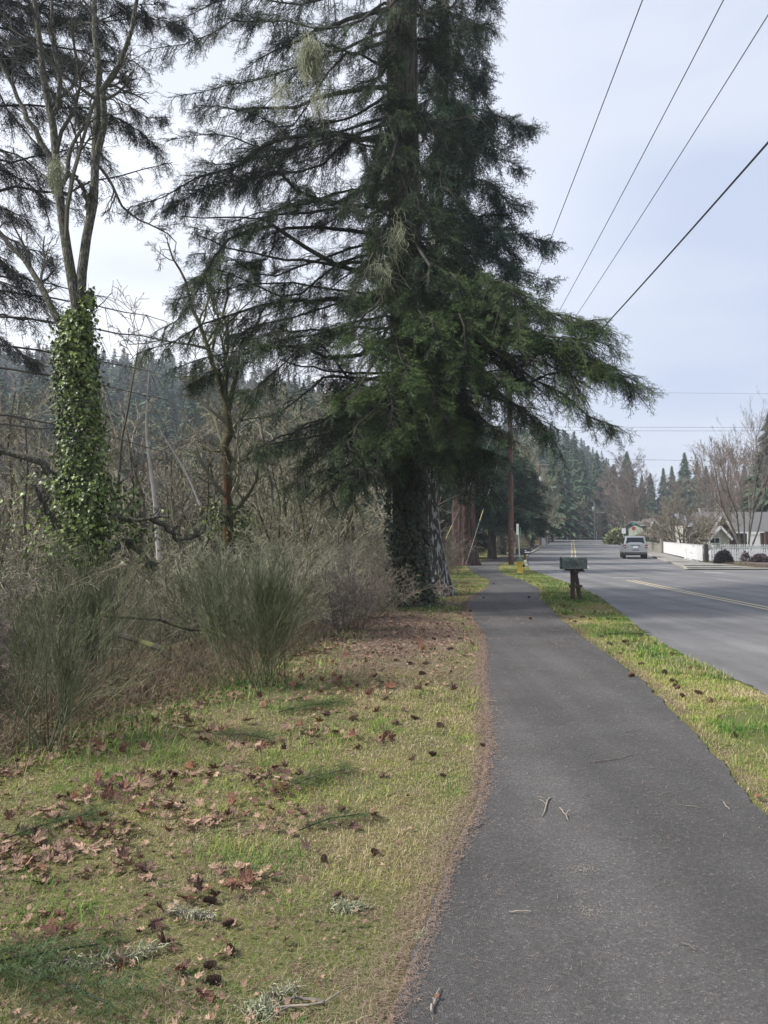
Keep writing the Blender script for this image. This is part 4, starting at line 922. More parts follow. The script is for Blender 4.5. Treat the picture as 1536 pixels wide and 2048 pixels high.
for x_, z_ in ((-1.1,10.4),(0.45,10.4),(1.1,10.4)):
    wire('power_line', pA+[x_,0,11.1], pB+[x_,0,z_], .6, .012, m_wirel, {-1.1:'left wire between the roadside pole and the second pole', .45:'middle wire between the roadside pole and the second pole', 1.1:'right wire between the roadside pole and the second pole'}[x_])
# third pole
pC = np.array([(1189-768)/F*150, 150., 1.45])
pc = empty('utility_pole', tuple(pC), label='pale thin utility pole with a transformer at the far bend of the road', cat='utility pole')
trunk_geo([(0,0,-.3),(0,0,7.6)], [.17,.12], 10, 20, .01, False, 5).build('pole', m_poleg, pc, smooth=True)
g = Geo(); g.lathe([(0,0),(.25,0),(.27,.1),(.27,.8),(0,.9)], (-.25,-.1,5.9), 12); g.build('transformer', m_lampg, pc, smooth=True)
g = Geo(); g.tube([(0,0,5.5),(.9,-.1,5.6),(1.6,-.1,5.6)], .035, 6); g.build('lamp_arm', m_galv, pc)
g = Geo(); g.box((1.75,-.1,5.58), (.5,.2,.12)); g.build('lamp_head', m_lampg, pc)
wire('power_line', pB+[1.1,0,10.4], pC+[0,0,7.5], 1.0, .02, m_wirel, 'wire from the second pole down to the pale pole at the far bend')
# lines across the road
for y0, y1, d_, lb, rd in ((772,788,70,'upper level wire crossing the sky right of the fir tips',.010),(849,852,88,'upper of the close pair of level wires across the sky',.018),(856,859,88,'lower of the close pair of level wires across the sky',.018),(921,922,92,'lowest level wire across the sky above the houses',.02)):
    a = P(620 if y0 < 900 else 1082, y0 if y0 < 900 else 915, d_); b = P(1980, y1, d_); wire('power_line', a, b, .25, rd, m_wirel, lb)
# guy wires with yellow guards
def guy(a, b, f0, f1, label):
    a = np.array(a); b = np.array(b); root = empty('guy_wire', tuple(b), label=label, cat='guy wire')
    g = Geo(); g.tube([a-b, (0,0,0)], .006, 5); g.build('cable', m_galv, root)
    g = Geo(); g.tube([(a-b)*f0, (a-b)*f1], .022, 6); g.build('guard', m_guard, root)
guy(pA+[0,0,10.3], (P(862,1150,36)[0], 36, 0.0), .13, .22, 'guy wire with a yellow guard, anchored near the reddish fir')
guy(pA+[0,0,8.6], (P(930,1120,40)[0], 40, .05), .30, .42, 'guy wire with a yellow guard, running in front of the reddish fir trunk')
guy(pA+[1.0,9,6.0], (P(1022,1118,55)[0], 54.5, .05), .02, .42, 'slanting guy wire with a pale yellow guard behind the black mailbox')

# hydrant
m_hy = mat('hydrant_yellow', (.78,.55,.06), (.6,.4,.06), 14, .5, .2, 30, lo=.45, hi=.75, c3=(.66,.5,.14))
m_hc = mat('hydrant_cap', (.10,.15,.12), (.16,.2,.15), 12, .6)
d = 34.6; hx = (1039.5-768)/F*d
hy = empty('fire_hydrant', (hx, d, 0), rz=R(8), label='yellow fire hydrant with a dark green cap on the mossy verge', cat='fire hydrant')
g = Geo(); g.lathe([(.0,0),(.17,0),(.175,.04),(.13,.06),(.125,.12),(.12,.50),(.165,.505),(.17,.545),(.125,.55),(0,.56)], (0,0,-.02), 24); g.build('barrel', m_hy, hy, smooth=False)
g = Geo(); g.lathe([(.135,.53),(.14,.56),(.12,.63),(.07,.69),(.03,.70),(.03,.74),(0,.745)], (0,0,0), 20); g.build('bonnet', m_hc, hy, smooth=True)
def nozzle(dx, dy, z, r_, L, m, nm):
    g = Geo(); d_ = np.array([dx, dy, 0.]); g.tube([d_*.09+[0,0,z], d_*(.09+L)+[0,0,z]], r_, 12); g.tube([d_*(.09+L)+[0,0,z], d_*(.13+L)+[0,0,z]], r_*1.25, 8); g.tube([d_*(.13+L)+[0,0,z], d_*(.17+L)+[0,0,z]], r_*.35, 5); g.build(nm, m, hy)
nozzle(1,0,.33,.06,.08,m_dark,'pumper_nozzle'); nozzle(-1,0,.38,.045,.03,m_hy,'side_nozzle'); nozzle(0,-1,.38,.045,.04,m_hy,'side_nozzle')

# near mailbox
m_mb = mat('mossy_green_metal', (.10,.125,.10), (.2,.22,.18), 12, .6, .2, 30, metal=.15, c3=(.07,.085,.055))
m_mp = mat('old_dark_wood', (.055,.032,.025), (.10,.065,.05), 8, .9, .5, 20, stretch=(1,1,.2))
mx, my = (1146-768)/F*19.0, 19.0
mb = empty('mailbox', (mx, my, 0), label='mossy grey green rounded mailbox on two dark leaning posts beside the path', cat='mailbox')
def mbox(L, W, Hh, z0, m, parent, x0=0, nm='box'):
    g = Geo(); n = 12; a = np.linspace(0, np.pi, n)
    prof = [(-W/2, 0)]+[(-W/2*math.cos(q), Hh-W/2*.8+W/2*.8*math.sin(q)) for q in a]+[(W/2, 0)]
    v = []; xs = [-L/2, -L/2+.02, -L/2+.021, L/2-.021, L/2-.02, L/2]; sc = [1.05,1.05,1,1,1.05,1.05]
    for x_, s_ in zip(xs, sc): v += [(x0+x_, p[0]*s_, z0+(p[1]-.1)*s_+.1) for p in prof]
    k = len(prof); f = [[i*k+j, (i+1)*k+j, (i+1)*k+(j+1) % k, i*k+(j+1) % k] for i in range(5) for j in range(k)]
    g.add(v, f)
    for i in (0, 5):
        ring = v[i*k:(i+1)*k]; c_ = np.mean(ring, 0); g.add(ring+[tuple(c_)], [[j, (j+1) % k, k] for j in range(k)])
    return g.build(nm, m, parent, smooth=False)
b_ = mbox(.64, .27, .29, .80, m_mb, mb)
g = Geo(); g.bar((-.335,-.02,.86),(-.335,-.02,.98),.02,.04); g.build('latch', m_galv, b_)
g = Geo(); g.box((.02,0,.775), (.46,.16,.035)); g.box((.12,-.05,.745),(.28,.1,.03)); g.build('shelf_board', m_mp, mb)
for a_, b2 in (((-.03,-.03,-.1),(-.03,-.02,.76)), ((.20,.06,-.1),(.05,.05,.76))):
    g = Geo(); g.bar(a_, b2, .09, .09); g.build('post', m_mp, mb)
g = Geo(); g.bar((-.13,-.085,.36),(.20,-.07,.36),.04,.07); g.build('brace', m_mp, mb)
g = Geo(); g.bar((-.06,-.09,.70),(.1,-.09,.70),.03,.05); g.build('brace', m_mp, mb)
# lichen wisps hanging from the shelf
g = Geo(); r = np.random.default_rng(3)
n = 120; O = np.stack([r.uniform(-.3,.3,n), r.uniform(-.14,.14,n), r.uniform(.74,.81,n)], -1); b3, rd = grow(O, nrm(r.normal(0,.5,(n,3))-[0,0,1]), r.uniform(.03,.12,n), np.full(n,.003), np.full(n,.001), 4, .3, -.2, r)
v, q = tubes(b3, rd, 3); g.add(v, q, .8); g.build('lichen', m_twiggy, mb)
# far black mailboxes
m_blk = mat('black_metal', (.015,.016,.018), (.03,.03,.032), 10, .35)
d = 52.; bx_ = (1046-768)/F*d
mb2 = empty('mailbox', (bx_, d, gz(d)), label='pair of black mailboxes with white lettering strips on a brown post, beyond the hydrant', cat='mailbox')
b_ = mbox(.50, .22, .40, .53, m_blk, mb2, -.26); b_ = mbox(.54, .26, .42, .53, m_blk, mb2, .24)
g = Geo(); g.box((.27,-.146,.66),(.40,.008,.075)); g.box((.14,-.146,.78),(.12,.008,.05)); g.build('name_strip', m_white, b_)
g = Geo(); g.box((0,0,.5),(.5,.2,.05)); g.build('shelf_board', m_mp, mb2)
g = Geo(); g.box((.12,0,.2),(.11,.11,.7)); g.build('post', mat('brown_post', (.12,.06,.045), (.08,.05,.04), 6, .9), mb2)
# edge-on sign post
d = 41.5; 
sg = empty('street_sign', ((1040-768)/F*d, d, 0), label='tall grey metal sign post seen edge on, with two blade signs, behind the hydrant', cat='street sign')
g = Geo(); g.bar((0,0,-.2),(-.10,0,2.1),.055,.045); g.build('post', m_galv, sg)
g = Geo(); g.box((-.115,.1,2.12),(.02,.5,.62),rz=R(4)); g.build('sign_blade', m_galv, sg)
g = Geo(); g.box((.0,-.1,1.98),(.015,.3,.5),rz=R(-6)); g.build('sign_blade', mat('sign_green', (.02,.2,.12), (.03,.24,.15), 8, .5), sg)
# small signs
def plate_sign(px, d, ytop, w_, h_, m, label, nm='road_sign', pm=m_galv):
    z0 = gz(d); s_ = empty(nm, ((px-768)/F*d, d, z0), label=label, cat='road sign'); zt = CAMH+(HY-ytop)/F*d-z0
    g = Geo(); g.bar((0,0,-.2),(0,0,zt-.05),.06,.05); g.build('post', pm, s_)
    g = Geo(); g.box((0,-.045,zt-h_/2),(w_,.012,h_)); g.build('plate', m, s_); return s_
plate_sign(1247, 84, 1056.5, .45, .62, m_white, 'small white road sign on a pale post, just left of the parked silver car')
plate_sign(1094, 100, 1060, .36, .5, m_white, 'small white road sign beside the white cabinet, left of the road')
s_ = plate_sign(1267, 96, 1046, .6, .22, mat('sign_teal', (.01,.22,.22), (.02,.28,.26), 8, .5), 'teal street name sign above a red stop sign, behind the silver car', 'street_sign')
m_red = mat('sign_red', (.35,.05,.05), (.45,.12,.12), 6, .5)
zz = CAMH+(HY-1057)/F*96-gz(96)
g = Geo(); a = np.arange(8)*np.pi/4+np.pi/8; g.prism([(.27*math.cos(q), -.06, zz+.27*math.sin(q)) for q in a], (0,.012,0)); g.build('stop_plate', m_red, s_)
plate_sign(1135, 140, 1062, .1, .9, m_galv, 'thin grey marker post at the left of the far bend', 'marker_post')
plate_sign(1193, 146, 1062, .1, .7, m_galv, 'short grey marker post right of the pale far pole', 'marker_post')
# white cabinet
g = Geo(); d = 96; g.box((0,0,.52),(.46,.4,1.1)); g.box((0,0,1.09),(.52,.46,.05)); g.box((0,-.205,.5),(.36,.012,.85)); g.box((0,0,-.04),(.54,.5,.12))
o = g.build('utility_cabinet', m_white); o.location = ((1086-768)/F*d, d, gz(d)); tag(o, 'white upright utility cabinet on the verge near the second pole', 'cabinet')
# guard rail at the far bend
g = Geo()
for k in range(14): g.box((30+k*1.6, 171, 1.45+.35), (.12,.12,.8))
g.box((40.4,170.9,1.45+.6),(22.5,.06,.28)); tag(g.build('guard_rail', m_galv), 'low grey guard rail across the end of the visible road', 'guard rail')

# ---- silver suv --------------------------------------------------------
m_sil = mat('silver_paint', (.30,.31,.325), (.27,.28,.29), 3, .3, metal=.4)
m_glass = mat('tinted_glass', (.012,.014,.018), rough=.2, spec=.3)
m_tyre = mat('tyre_rubber', (.02,.02,.02), (.035,.033,.03), 20, .85)
m_rim = mat('alloy_rim', (.5,.5,.52), rough=.35, metal=.8)
m_tail = mat('tail_lamp_red', (.06,.012,.014), (.14,.02,.02), 20, .25)
m_plast = mat('black_plastic', (.025,.025,.027), (.04,.04,.042), 20, .6)
m_plate = mat('plate_white', (.55,.58,.62), (.45,.48,.52), 30, .5)
hd = math.atan(.26)
suv = empty('parked_car', (19.55, 57.6, gz(57.6)+.012), rz=-hd, label='silver SUV parked at the right kerb, seen from behind', cat='car')
# local: +y forward, rear at y=0, length 4.7
def loft(secs, prof, g, mi=0):
    """secs: (y, halfwidth scale list, z list) ; each section list of (x,z) half-profile"""
    n = len(secs[0][1]); V = []
    for y, hp in secs:
        V += [(-x, y, z) for x, z in hp]+[(x, y, z) for x, z in hp[::-1]]
    k = 2*n; f = [[i*k+j, i*k+(j+1) % k, (i+1)*k+(j+1) % k, (i+1)*k+j] for i in range(len(secs)-1) for j in range(k)]
    g.add(V, f, .5, mi)
    for i in (0, len(secs)-1):
        c_ = np.mean(V[i*k:(i+1)*k], 0); g.add(V[i*k:(i+1)*k]+[tuple(c_)], [[j, (j+1) % k, k] for j in range(k)], .5, mi)
g = Geo()
def lower(w_, zt): return [(w_*.90,.42),(w_,.55),(w_*1.01,.80),(w_*.985,1.0),(w_*.95,zt)]
loft([(.0,lower(.86,1.06)),(.06,lower(.92,1.08)),(.5,lower(.935,1.10)),(2.2,lower(.94,1.08)),(3.4,lower(.94,1.06)),(3.5,lower(.935,1.03)),(4.4,lower(.88,.98)),(4.7,lower(.78,.86))], None, g)
body = g.build('body', m_sil, suv)
g = Geo()
def cab(w0, w1, zb, zt): return [(w0,zb),(w0*.985+w1*.015,zb+.02),(w1,zt-.05),(w1*.9,zt),(w1*.5,zt+.02)]
loft([(.10,cab(.87,.845,1.07,1.12)),(.30,cab(.885,.71,1.08,1.73)),(.45,cab(.89,.71,1.08,1.78)),(2.4,cab(.89,.70,1.07,1.78)),(2.8,cab(.88,.68,1.06,1.72)),(3.5,cab(.86,.80,1.04,1.10))], None, g)
g.build('roof', m_sil, suv)
g = Geo()   # rear window slab, slightly proud
v = [(-.70,.145,1.16),(.70,.145,1.16),(.60,.285,1.66),(-.60,.285,1.66)]; g.prism([(x, y-.02, z) for x, y, z in v], (0,-.012,0)); g.build('rear_window', m_glass, suv)
for s_ in (-1, 1):
    for y0, y1 in ((.42,1.25),(1.33,2.25),(2.32,2.75)):
        g = Geo(); g.prism([(s_*.878,y0,1.14),(s_*.875,y1,1.14),(s_*.735,y1-.06,1.63),(s_*.735,y0+.04,1.63)], (s_*.012,0,0.004)); g.build('side_window', m_glass, suv)
    g = Geo(); g.prism([(s_*.70,-.012,.86),(s_*.895,-.012,.86),(s_*.885,.02,1.12),(s_*.72,.02,1.12)], (0,-.02,0)); g.build('tail_light', m_tail, suv)
    g = Geo(); g.box((s_*.80,-.036,.95),(.1,.012,.05)); g.build('reversing_light', m_plate, suv)
    g = Geo(); g.box((s_*1.02,2.75,1.12),(.16,.12,.15)); g.box((s_*.93,2.78,1.08),(.1,.05,.04)); g.build('mirror', m_plast, suv)
    g = Geo(); g.tube([(s_*.62,.5,1.80),(s_*.62,.6,1.83),(s_*.62,2.2,1.83),(s_*.62,2.35,1.80)], .02, 6); g.build('roof_rail', m_plast, suv)
    for y_ in (.95, 3.8):
        w_ = empty('wheel', (s_*.80, y_, .37)); w_.parent = suv
        def disc(r0, r1, ww, m, nm):
            g = Geo(); g.lathe([(r0,-ww/2),(r1*.96,-ww/2),(r1,-ww/2+.03),(r1,ww/2-.03),(r1*.96,ww/2),(r0,ww/2)], (0,0,0), 24)
            V = g.v[0]; g.v[0] = np.stack([V[:,2], V[:,0], V[:,1]], -1); return g.build(nm, m, w_)
        disc(.22,.37,.25,m_tyre,'tyre'); disc(.0,.225,.16,m_rim,'rim')
g = Geo(); g.box((0,-.03,.63),(1.78,.16,.22)); g.build('bumper', m_sil, suv)
g = Geo(); g.box((0,-.02,.46),(1.66,.14,.16)); g.box((0,-.115,.70),(.5,.012,.05)); g.build('lower_bumper', m_plast, suv)
g = Geo(); g.box((0,2.3,.36),(1.5,4.2,.16)); g.build('underbody', m_plast, suv)
g = Geo(); g.box((0,-.012,.93),(.36,.02,.17)); g.build('licence_plate', m_plate, suv)
g = Geo(); g.box((0,-.02,1.05),(.62,.03,.045)); g.build('tailgate_handle', m_plast, suv)
g = Geo(); g.bar((0,.16,1.14),(.2,.19,1.26),.02); g.build('wiper', m_plast, suv)

# ---- fences -----------------------------------------------------------
def board_fence(a, b, za, zb, h, label):
    a = np.array(a, float); b = np.array(b, float); L = np.linalg.norm(b-a); t = (b-a)/L; root = empty('board_fence', (a[0], a[1], za), label=label, cat='fence'); g = Geo(); n = int(L/.3)
    ang = math.atan2(t[1], t[0]); r = np.random.default_rng(2)
    for k in range(n):
        q = (a+t*(k+.5)*L/n); z = za+(zb-za)*(k+.5)/n
        g.box((q[0]-a[0], q[1]-a[1], z-za+h/2+.06), (L/n-.006,.02,h+r.normal(0,.004)), rz=ang)
    g.build('boards', m_white, root)
    g = Geo()
    g.bar((0,0,h+.06),(b[0]-a[0],b[1]-a[1],zb-za+h+.06),.07,.03); g.build('top_rail', m_white, root)
    return root
board_fence((20.15,46.9),(26.2,69.5), .12, gz(69.5)+.12, 1.0, 'solid white board fence running along the right pavement')
g = Geo(); g.box((0,0,.55),(.2,.2,1.3)); o = g.build('fence_post', m_plast); o.location = (20.22,46.5,.05); tag(o, 'dark corner post where the white board fence meets the picket fence', 'fence post')
def picket_fence(a, b, za, zb, h, label, sp=.16, pw=.085):
    a = np.array(a, float); b = np.array(b, float); L = np.linalg.norm(b-a); t = (b-a)/L; ang = math.atan2(t[1], t[0])
    root = empty('picket_fence', (a[0], a[1], za), label=label, cat='fence'); g = Geo(); n = int(L/sp); r = np.random.default_rng(5)
    M = np.array([[math.cos(ang), math.sin(ang), 0],[-math.sin(ang), math.cos(ang), 0],[0,0,1]])
    for k in range(n):
        q = t*(k+.5)*L/n; z = (zb-za)*(k+.5)/n; hh = h+r.normal(0,.008)
        pl = np.array([(-pw/2,0,.05),(pw/2,0,.05),(pw/2,0,hh-.07),(0,0,hh),(-pw/2,0,hh-.07)])@M+np.array([q[0],q[1],z])
        g.prism(pl, M[1]*.02)
    g.build('pickets', m_white, root)
    for zr in (.28, h-.25):
        g = Geo(); off = M[1]*.04; g.bar(off+[0,0,zr], off+[b[0]-a[0], b[1]-a[1], zb-za+zr], .035, .09); g.build('rail', m_white, root)
    for k in range(int(L/2.4)+1):
        q = t*min(k*2.4+.1, L-.1); g = Geo(); g.box((q[0]+M[1][0]*.09, q[1]+M[1][1]*.09, (zb-za)*min(1,k*2.4/L)+h*.47), (.09,.09,h*.95), rz=ang); g.build('post', m_white, root)
    return root
picket_fence((20.35,46.3),(36,47.6), .02, .02, .93, 'front white picket fence behind the planting bed')
picket_fence((22.3,55.0),(32.5,57.5), gz(55), gz(57), 1.18, 'rear white picket fence, its tips showing above the front one')
picket_fence((20.9,49.2),(22.3,55.0), .0, gz(55), 1.15, 'short side run of white picket fence behind the board fence')
# tall white fence + dark posts at the right
tf = empty('tall_fence', (31.0,63,gz(63)), label='tall white plank fence at the right edge behind the picket fences', cat='fence')
g = Geo()
for k in range(34): g.box((k*.205,0,1.02),(.2,.03,2.05+.006*((k*7) % 3)))
g.build('planks', m_white, tf)
g = Geo(); g.box((3.5,-.03,1.95),(7.0,.04,.12)); g.build('top_rail', m_white, tf)
for x_, y_, h_, lb in ((30.15,60,2.0,'left one of two dark posts in front of the tall white fence'),(31.0,61,2.1,'right one of two dark posts in front of the tall white fence')):
    g = Geo(); g.box((0,0,h_/2),(.22,.22,h_)); g.box((0,0,h_+.02),(.27,.27,.05)); o = g.build('fence_post', m_mp); o.location = (x_+.5,y_,gz(y_)); tag(o, lb, 'fence post')
# grey fence and gate beyond the SUV
m_gf = mat('weathered_boards', (.26,.25,.21), (.18,.17,.15), 5, .9, .3, 20, stretch=(1,1,.2))
gf = empty('wooden_fence', (26.0,69.6,gz(69.6)), label='weathered grey wooden fence between the silver car and the white board fence', cat='fence')
g = Geo(); a = np.array([26.2,69.8]); b = np.array([28.6,86.]); L = np.linalg.norm(b-a); t = (b-a)/L; ang = math.atan2(t[1], t[0]); n = 60
for k in range(n):
    q = a+t*(k+.5)*L/n-np.array([26.0,69.6]); g.box((q[0],q[1],gz(70+16*k/n)-gz(69.6)+.55),(L/n-.02,.025,1.0), rz=ang)
g.build('boards', m_gf, gf)
for x_, y_ in ((25.9,69.2),(26.15,69.9)):
    g = Geo(); g.box((x_-26.0,y_-69.6,.72),(.16,.16,1.5)); g.build('post', m_gf, gf)
# picnic-blue thing and hedge are left as planting: bushes near the gate
m_hedge = mat('bush_leaves', (.03,.05,.02), (.085,.11,.05), attr='tint', rough=.7)
m_purp = mat('purple_bush_twigs', (.055,.038,.042), (.13,.10,.10), attr='tint', rough=.9)
m_yucca = mat('pale_spiky_leaves', (.13,.16,.06), (.26,.28,.12), attr='tint', rough=.7)
def bush(loc, rx, rz_, n, m, label, seed, size=.06, up=.3):
    r = np.random.default_rng(seed); root = empty('bush', loc, label=label, cat='bush')
    d_ = nrm(r.normal(0,1,(n,3))); d_[:,2] = np.abs(d_[:,2])*.95; rad = r.uniform(.55,1.03,n)**.5*(1+.1*np.sin(d_[:,0]*7+d_[:,1]*5))
    O = d_*rad[:,None]*[rx,rx,rz_*1.9]; O[:,2] += .05
    X = nrm(d_+r.normal(0,.5,(n,3))); Z = nrm(r.normal(0,1,(n,3))); Y = nrm(np.cross(Z,X)); Z = np.cross(X,Y); s_ = (size*r.uniform(.6,1.4,n))[:,None]
    v, f = inst(np.array([[0,-.4,0],[1,0,0],[0,.4,0]]), np.array([[0,1,2]]), O, X*s_*1.4, Y*s_, Z*s_)
    g = Geo(); g.add(v, f, np.clip(r.normal(.4,.25,n),0,1)); g.build('leaves', m, root)
    g = Geo(); k = 14; dd = nrm(np.concatenate([r.normal(0,.5,(k,2)), np.ones((k,1))],1)); b3, rd = grow(np.zeros((k,3)), dd, np.full(k,rz_*1.5), np.full(k,.015), np.full(k,.005), 5,.1,.0,r); v, q = tubes(b3, rd, 4); g.add(v,q,.2); g.build('stems', m_twigd, root)
m_darkb = mat('dark_bush_leaves', (.012,.012,.014), (.035,.035,.035), attr='tint', rough=.8)
bush(((1446-768)/F*44.3,44.3,.06), .50, .42, 5200, m_darkb, 'rounded very dark clipped bush in the planting bed before the picket fence', 1, .06)
bush(((1519-768)/F*44.0,44.0,.06), .52, .30, 3200, m_purp, 'purplish twiggy bush at the right end of the planting bed', 2, .07)
bush(((1490-768)/F*44.6,44.6,.06), .25, .38, 260, m_purp, 'thin see-through twiggy bush between the dark round bush and the purplish one', 3, .1)
bush(((1233-768)/F*104,104,gz(104)), 1.3, .95, 1500, m_yucca, 'pale green feathery bush beside the pavement, left of the small white sign', 4, .45)
bush(((1292-768)/F*90,90,gz(90)), 1.6, .5, 2600, m_hedge, 'green garden bush in front of the small green house', 5, .15)
bush(((1318-768)/F*76,76,gz(76)), 1.0, .62, 2600, m_hedge, 'dark green shrub at the gate post behind the silver car', 6, .12)
bush(((1500-768)/F*66,66,gz(66)), .9, .8, 2400, m_hedge, 'dark green bush by the tall white fence', 7, .12)
bush(((1280-768)/F*100,100,gz(100)), 1.6, .7, 2400, m_purp, 'dark twiggy bush behind the teal street sign', 8, .18)
# planting bed
m_bed = mat('bark_mulch', (.07,.05,.038), (.13,.10,.075), 30, .95, .8, 40)
g = Geo(); yy = np.array([39.9,40.6,42,44,46.4]); xl_ = np.array([22.6,20.9,20.3,20.0,20.0])
v = []; 
for a_, b_ in zip(yy, xl_): v += [(b_,a_,.16+.05*(a_ > 41)),(31,a_,.17+.05*(a_ > 41)),(60,a_,.16)]
g.add(v, [[k*3+j, k*3+j+1, (k+1)*3+j+1, (k+1)*3+j] for k in range(4) for j in range(2)])
v = []
for a_, b_ in [(46.4,20.0),(44,20.0),(42,20.3),(40.6,20.9),(39.9,22.6),(39.9,60)]:
    v += [(b_,a_,.0),(b_,a_,.165)]
g.add(v, [[2*k,2*k+2,2*k+3,2*k+1] for k in range(5)]); tag(g.build('planting_bed', m_bed), kind='structure')
g = Geo(); g.box((41,39.3,.09),(38,.16,.15)); tag(g.build('kerb', mat('kerb_tan', (.42,.36,.27), (.33,.3,.24), 4, .9)), kind='structure')

# ---- houses -----------------------------------------------------------
m_roofd = mat('brown_shingles', (.10,.085,.08), (.16,.14,.135), 6, .95, .4, 12, stretch=(1,1,4))
m_roofg = mat('grey_shingles', (.15,.145,.14), (.10,.098,.095), 6, .95, .4, 12, stretch=(1,1,4))
m_roofb = mat('blue_grey_roof', (.27,.30,.37), (.2,.23,.29), 3, .8)
m_wallr = mat('dark_red_siding', (.11,.06,.05), (.075,.045,.04), 4, .9, stretch=(.2,.2,8))
m_wallc = mat('cream_siding', (.5,.48,.42), (.4,.39,.34), 4, .9, stretch=(.2,.2,8))
m_wallg = mat('sage_siding', (.27,.30,.24), (.2,.23,.19), 4, .9, stretch=(.2,.2,8))
m_oran = mat('varnished_boards', (.55,.27,.08), (.42,.2,.06), 4, .6, stretch=(.3,.3,8))
m_win = mat('window_glass', (.03,.035,.04), rough=.1, spec=.6)
m_trim = mat('white_trim', (.7,.7,.68), rough=.6)
def gable(root, x0, x1, y0, y1, ze, zr, axis, mroof, ov=.35, th=.12, nm='roof', trim=True):
    """axis 'x': ridge runs along x; 'y': ridge along y"""
    g = Geo(); t_ = Geo()
    if axis == 'x':
        ym = (y0+y1)/2; s_ = (zr-ze)/(ym-y0)
        for sg_, ye in ((-1,y0-ov),(1,y1+ov)):
            zE = ze-s_*ov; g.prism([(x0-ov,ye,zE),(x1+ov,ye,zE),(x1+ov,ym,zr),(x0-ov,ym,zr)], (0,0,th))
        t_.box(((x0+x1)/2, y0-ov-.03, ze-s_*ov+.02), (x1-x0+2*ov,.05,.16))
    else:
        xm = (x0+x1)/2; s_ = (zr-ze)/(xm-x0)
        for xe in (x0-ov, x1+ov):
            zE = ze-s_*ov; g.prism([(xe,y0-ov,zE),(xe,y1+ov,zE),(xm,y1+ov,zr),(xm,y0-ov,zr)], (0,0,th))
            t_.bar((xe,y0-ov-.03,zE+.02),(xm,y0-ov-.03,zr+.02),.05,.2)
    rf = g.build(nm, mroof, root)
    if trim: t_.build('barge_board', m_trim, rf)
    return rf
def walls(root, x0, x1, y0, y1, z1, m, gab=None, zr=0, nm='wall'):
    g = Geo(); g.box(((x0+x1)/2,(y0+y1)/2,z1/2-.1),(x1-x0,y1-y0,z1+.2))
    if gab == 'y': g.prism([(x0,y0,z1),(x1,y0,z1),((x0+x1)/2,y0,zr-.03)], (0,y1-y0,0))
    if gab == 'x': g.prism([(x0,y0,z1),(x0,y1,z1),(x0,(y0+y1)/2,zr-.03)], (x1-x0,0,0))
    return g.build(nm, m, root)
def window(root, x, y, z, w_, h_):
    g = Geo(); 
    for dx, dz, ww, hh in ((-w_/2,0,.08,h_+.08),(w_/2,0,.08,h_+.08),(0,h_/2,w_-.08,.08),(0,-h_/2,w_-.08,.08),(0,0,.04,h_-.08)): g.box((x+dx,y-.03,z+dz),(ww,.06,hh))
    f = g.build('window', m_trim, root); g = Geo(); g.box((x,y-.012,z),(w_-.1,.02,h_-.1)); g.build('pane', m_win, f)
# main house; local origin on the ground, x right, y away
hz = gz(74); ho = empty('house', (0,0,hz), label='low house with a brown and grey shingle roof, steep white-trimmed front gable and orange boards', cat='house')
def X_(px, d): return (px-768)/F*d
def Z_(py, d): return CAMH+(HY-py)/F*d-hz
x0, x1 = X_(1408,74), X_(1560,78)
walls(ho, x0, 46, 74, 82, Z_(1062,74), m_wallr, 'x', Z_(1028,78))
gable(ho, x0, 46, 74, 82, Z_(1062,74), Z_(1026,78), 'x', m_roofg)
# front gable
a, b = X_(1424,71), X_(1461,71)
walls(ho, a, b, 71, 77, Z_(1060,71), m_wallr, 'y', Z_(1030,71), 'gable_wall')
gable(ho, a, b, 71, 77, Z_(1060,71), Z_(1029,71), 'y', m_roofd, .3, nm='gable_roof')
# porch
a, b = X_(1417,69), X_(1458,69)
walls(ho, a+.2, b, 69, 70.9, Z_(1075,69), m_wallc, 'y', Z_(1056,69), 'porch_wall')
gable(ho, a+.2, b, 69, 70.9, Z_(1075,69), Z_(1054,69), 'y', m_roofd, .2, nm='porch_roof')
window(ho, X_(1422.5,69)+.3, 69, Z_(1081,69), .95, .55)
# left wing
a, b = X_(1372,76), X_(1402,76)
walls(ho, a, b+.6, 76, 81, Z_(1051,76), m_wallc, None, nm='wing_wall')
gable(ho, a, b+.6, 76, 81, Z_(1050,76), Z_(1029,78.5), 'x', m_roofb, .3, nm='wing_roof')
window(ho, X_(1378,76), 76, Z_(1070,76), .7, 1.1); window(ho, X_(1391,76), 76, Z_(1070,76), .8, 1.1)
g = Geo(); g.box((X_(1404,79),79,Z_(1024,79)-.6),(.45,.45,2.0)); g.box((X_(1404,79),79,Z_(1014,79)-.2),(.55,.55,.1)); g.build('chimney', mat('chimney_render', (.4,.38,.34), (.3,.28,.25), 4, .9), ho)
g = Geo(); g.box((X_(1408,73),73.4,Z_(1077,73)),(.62,.3,.95)); g.build('boarded_porch', m_oran, ho)
window(ho, X_(1500,74), 74, Z_(1074,74), 1.2, .8)
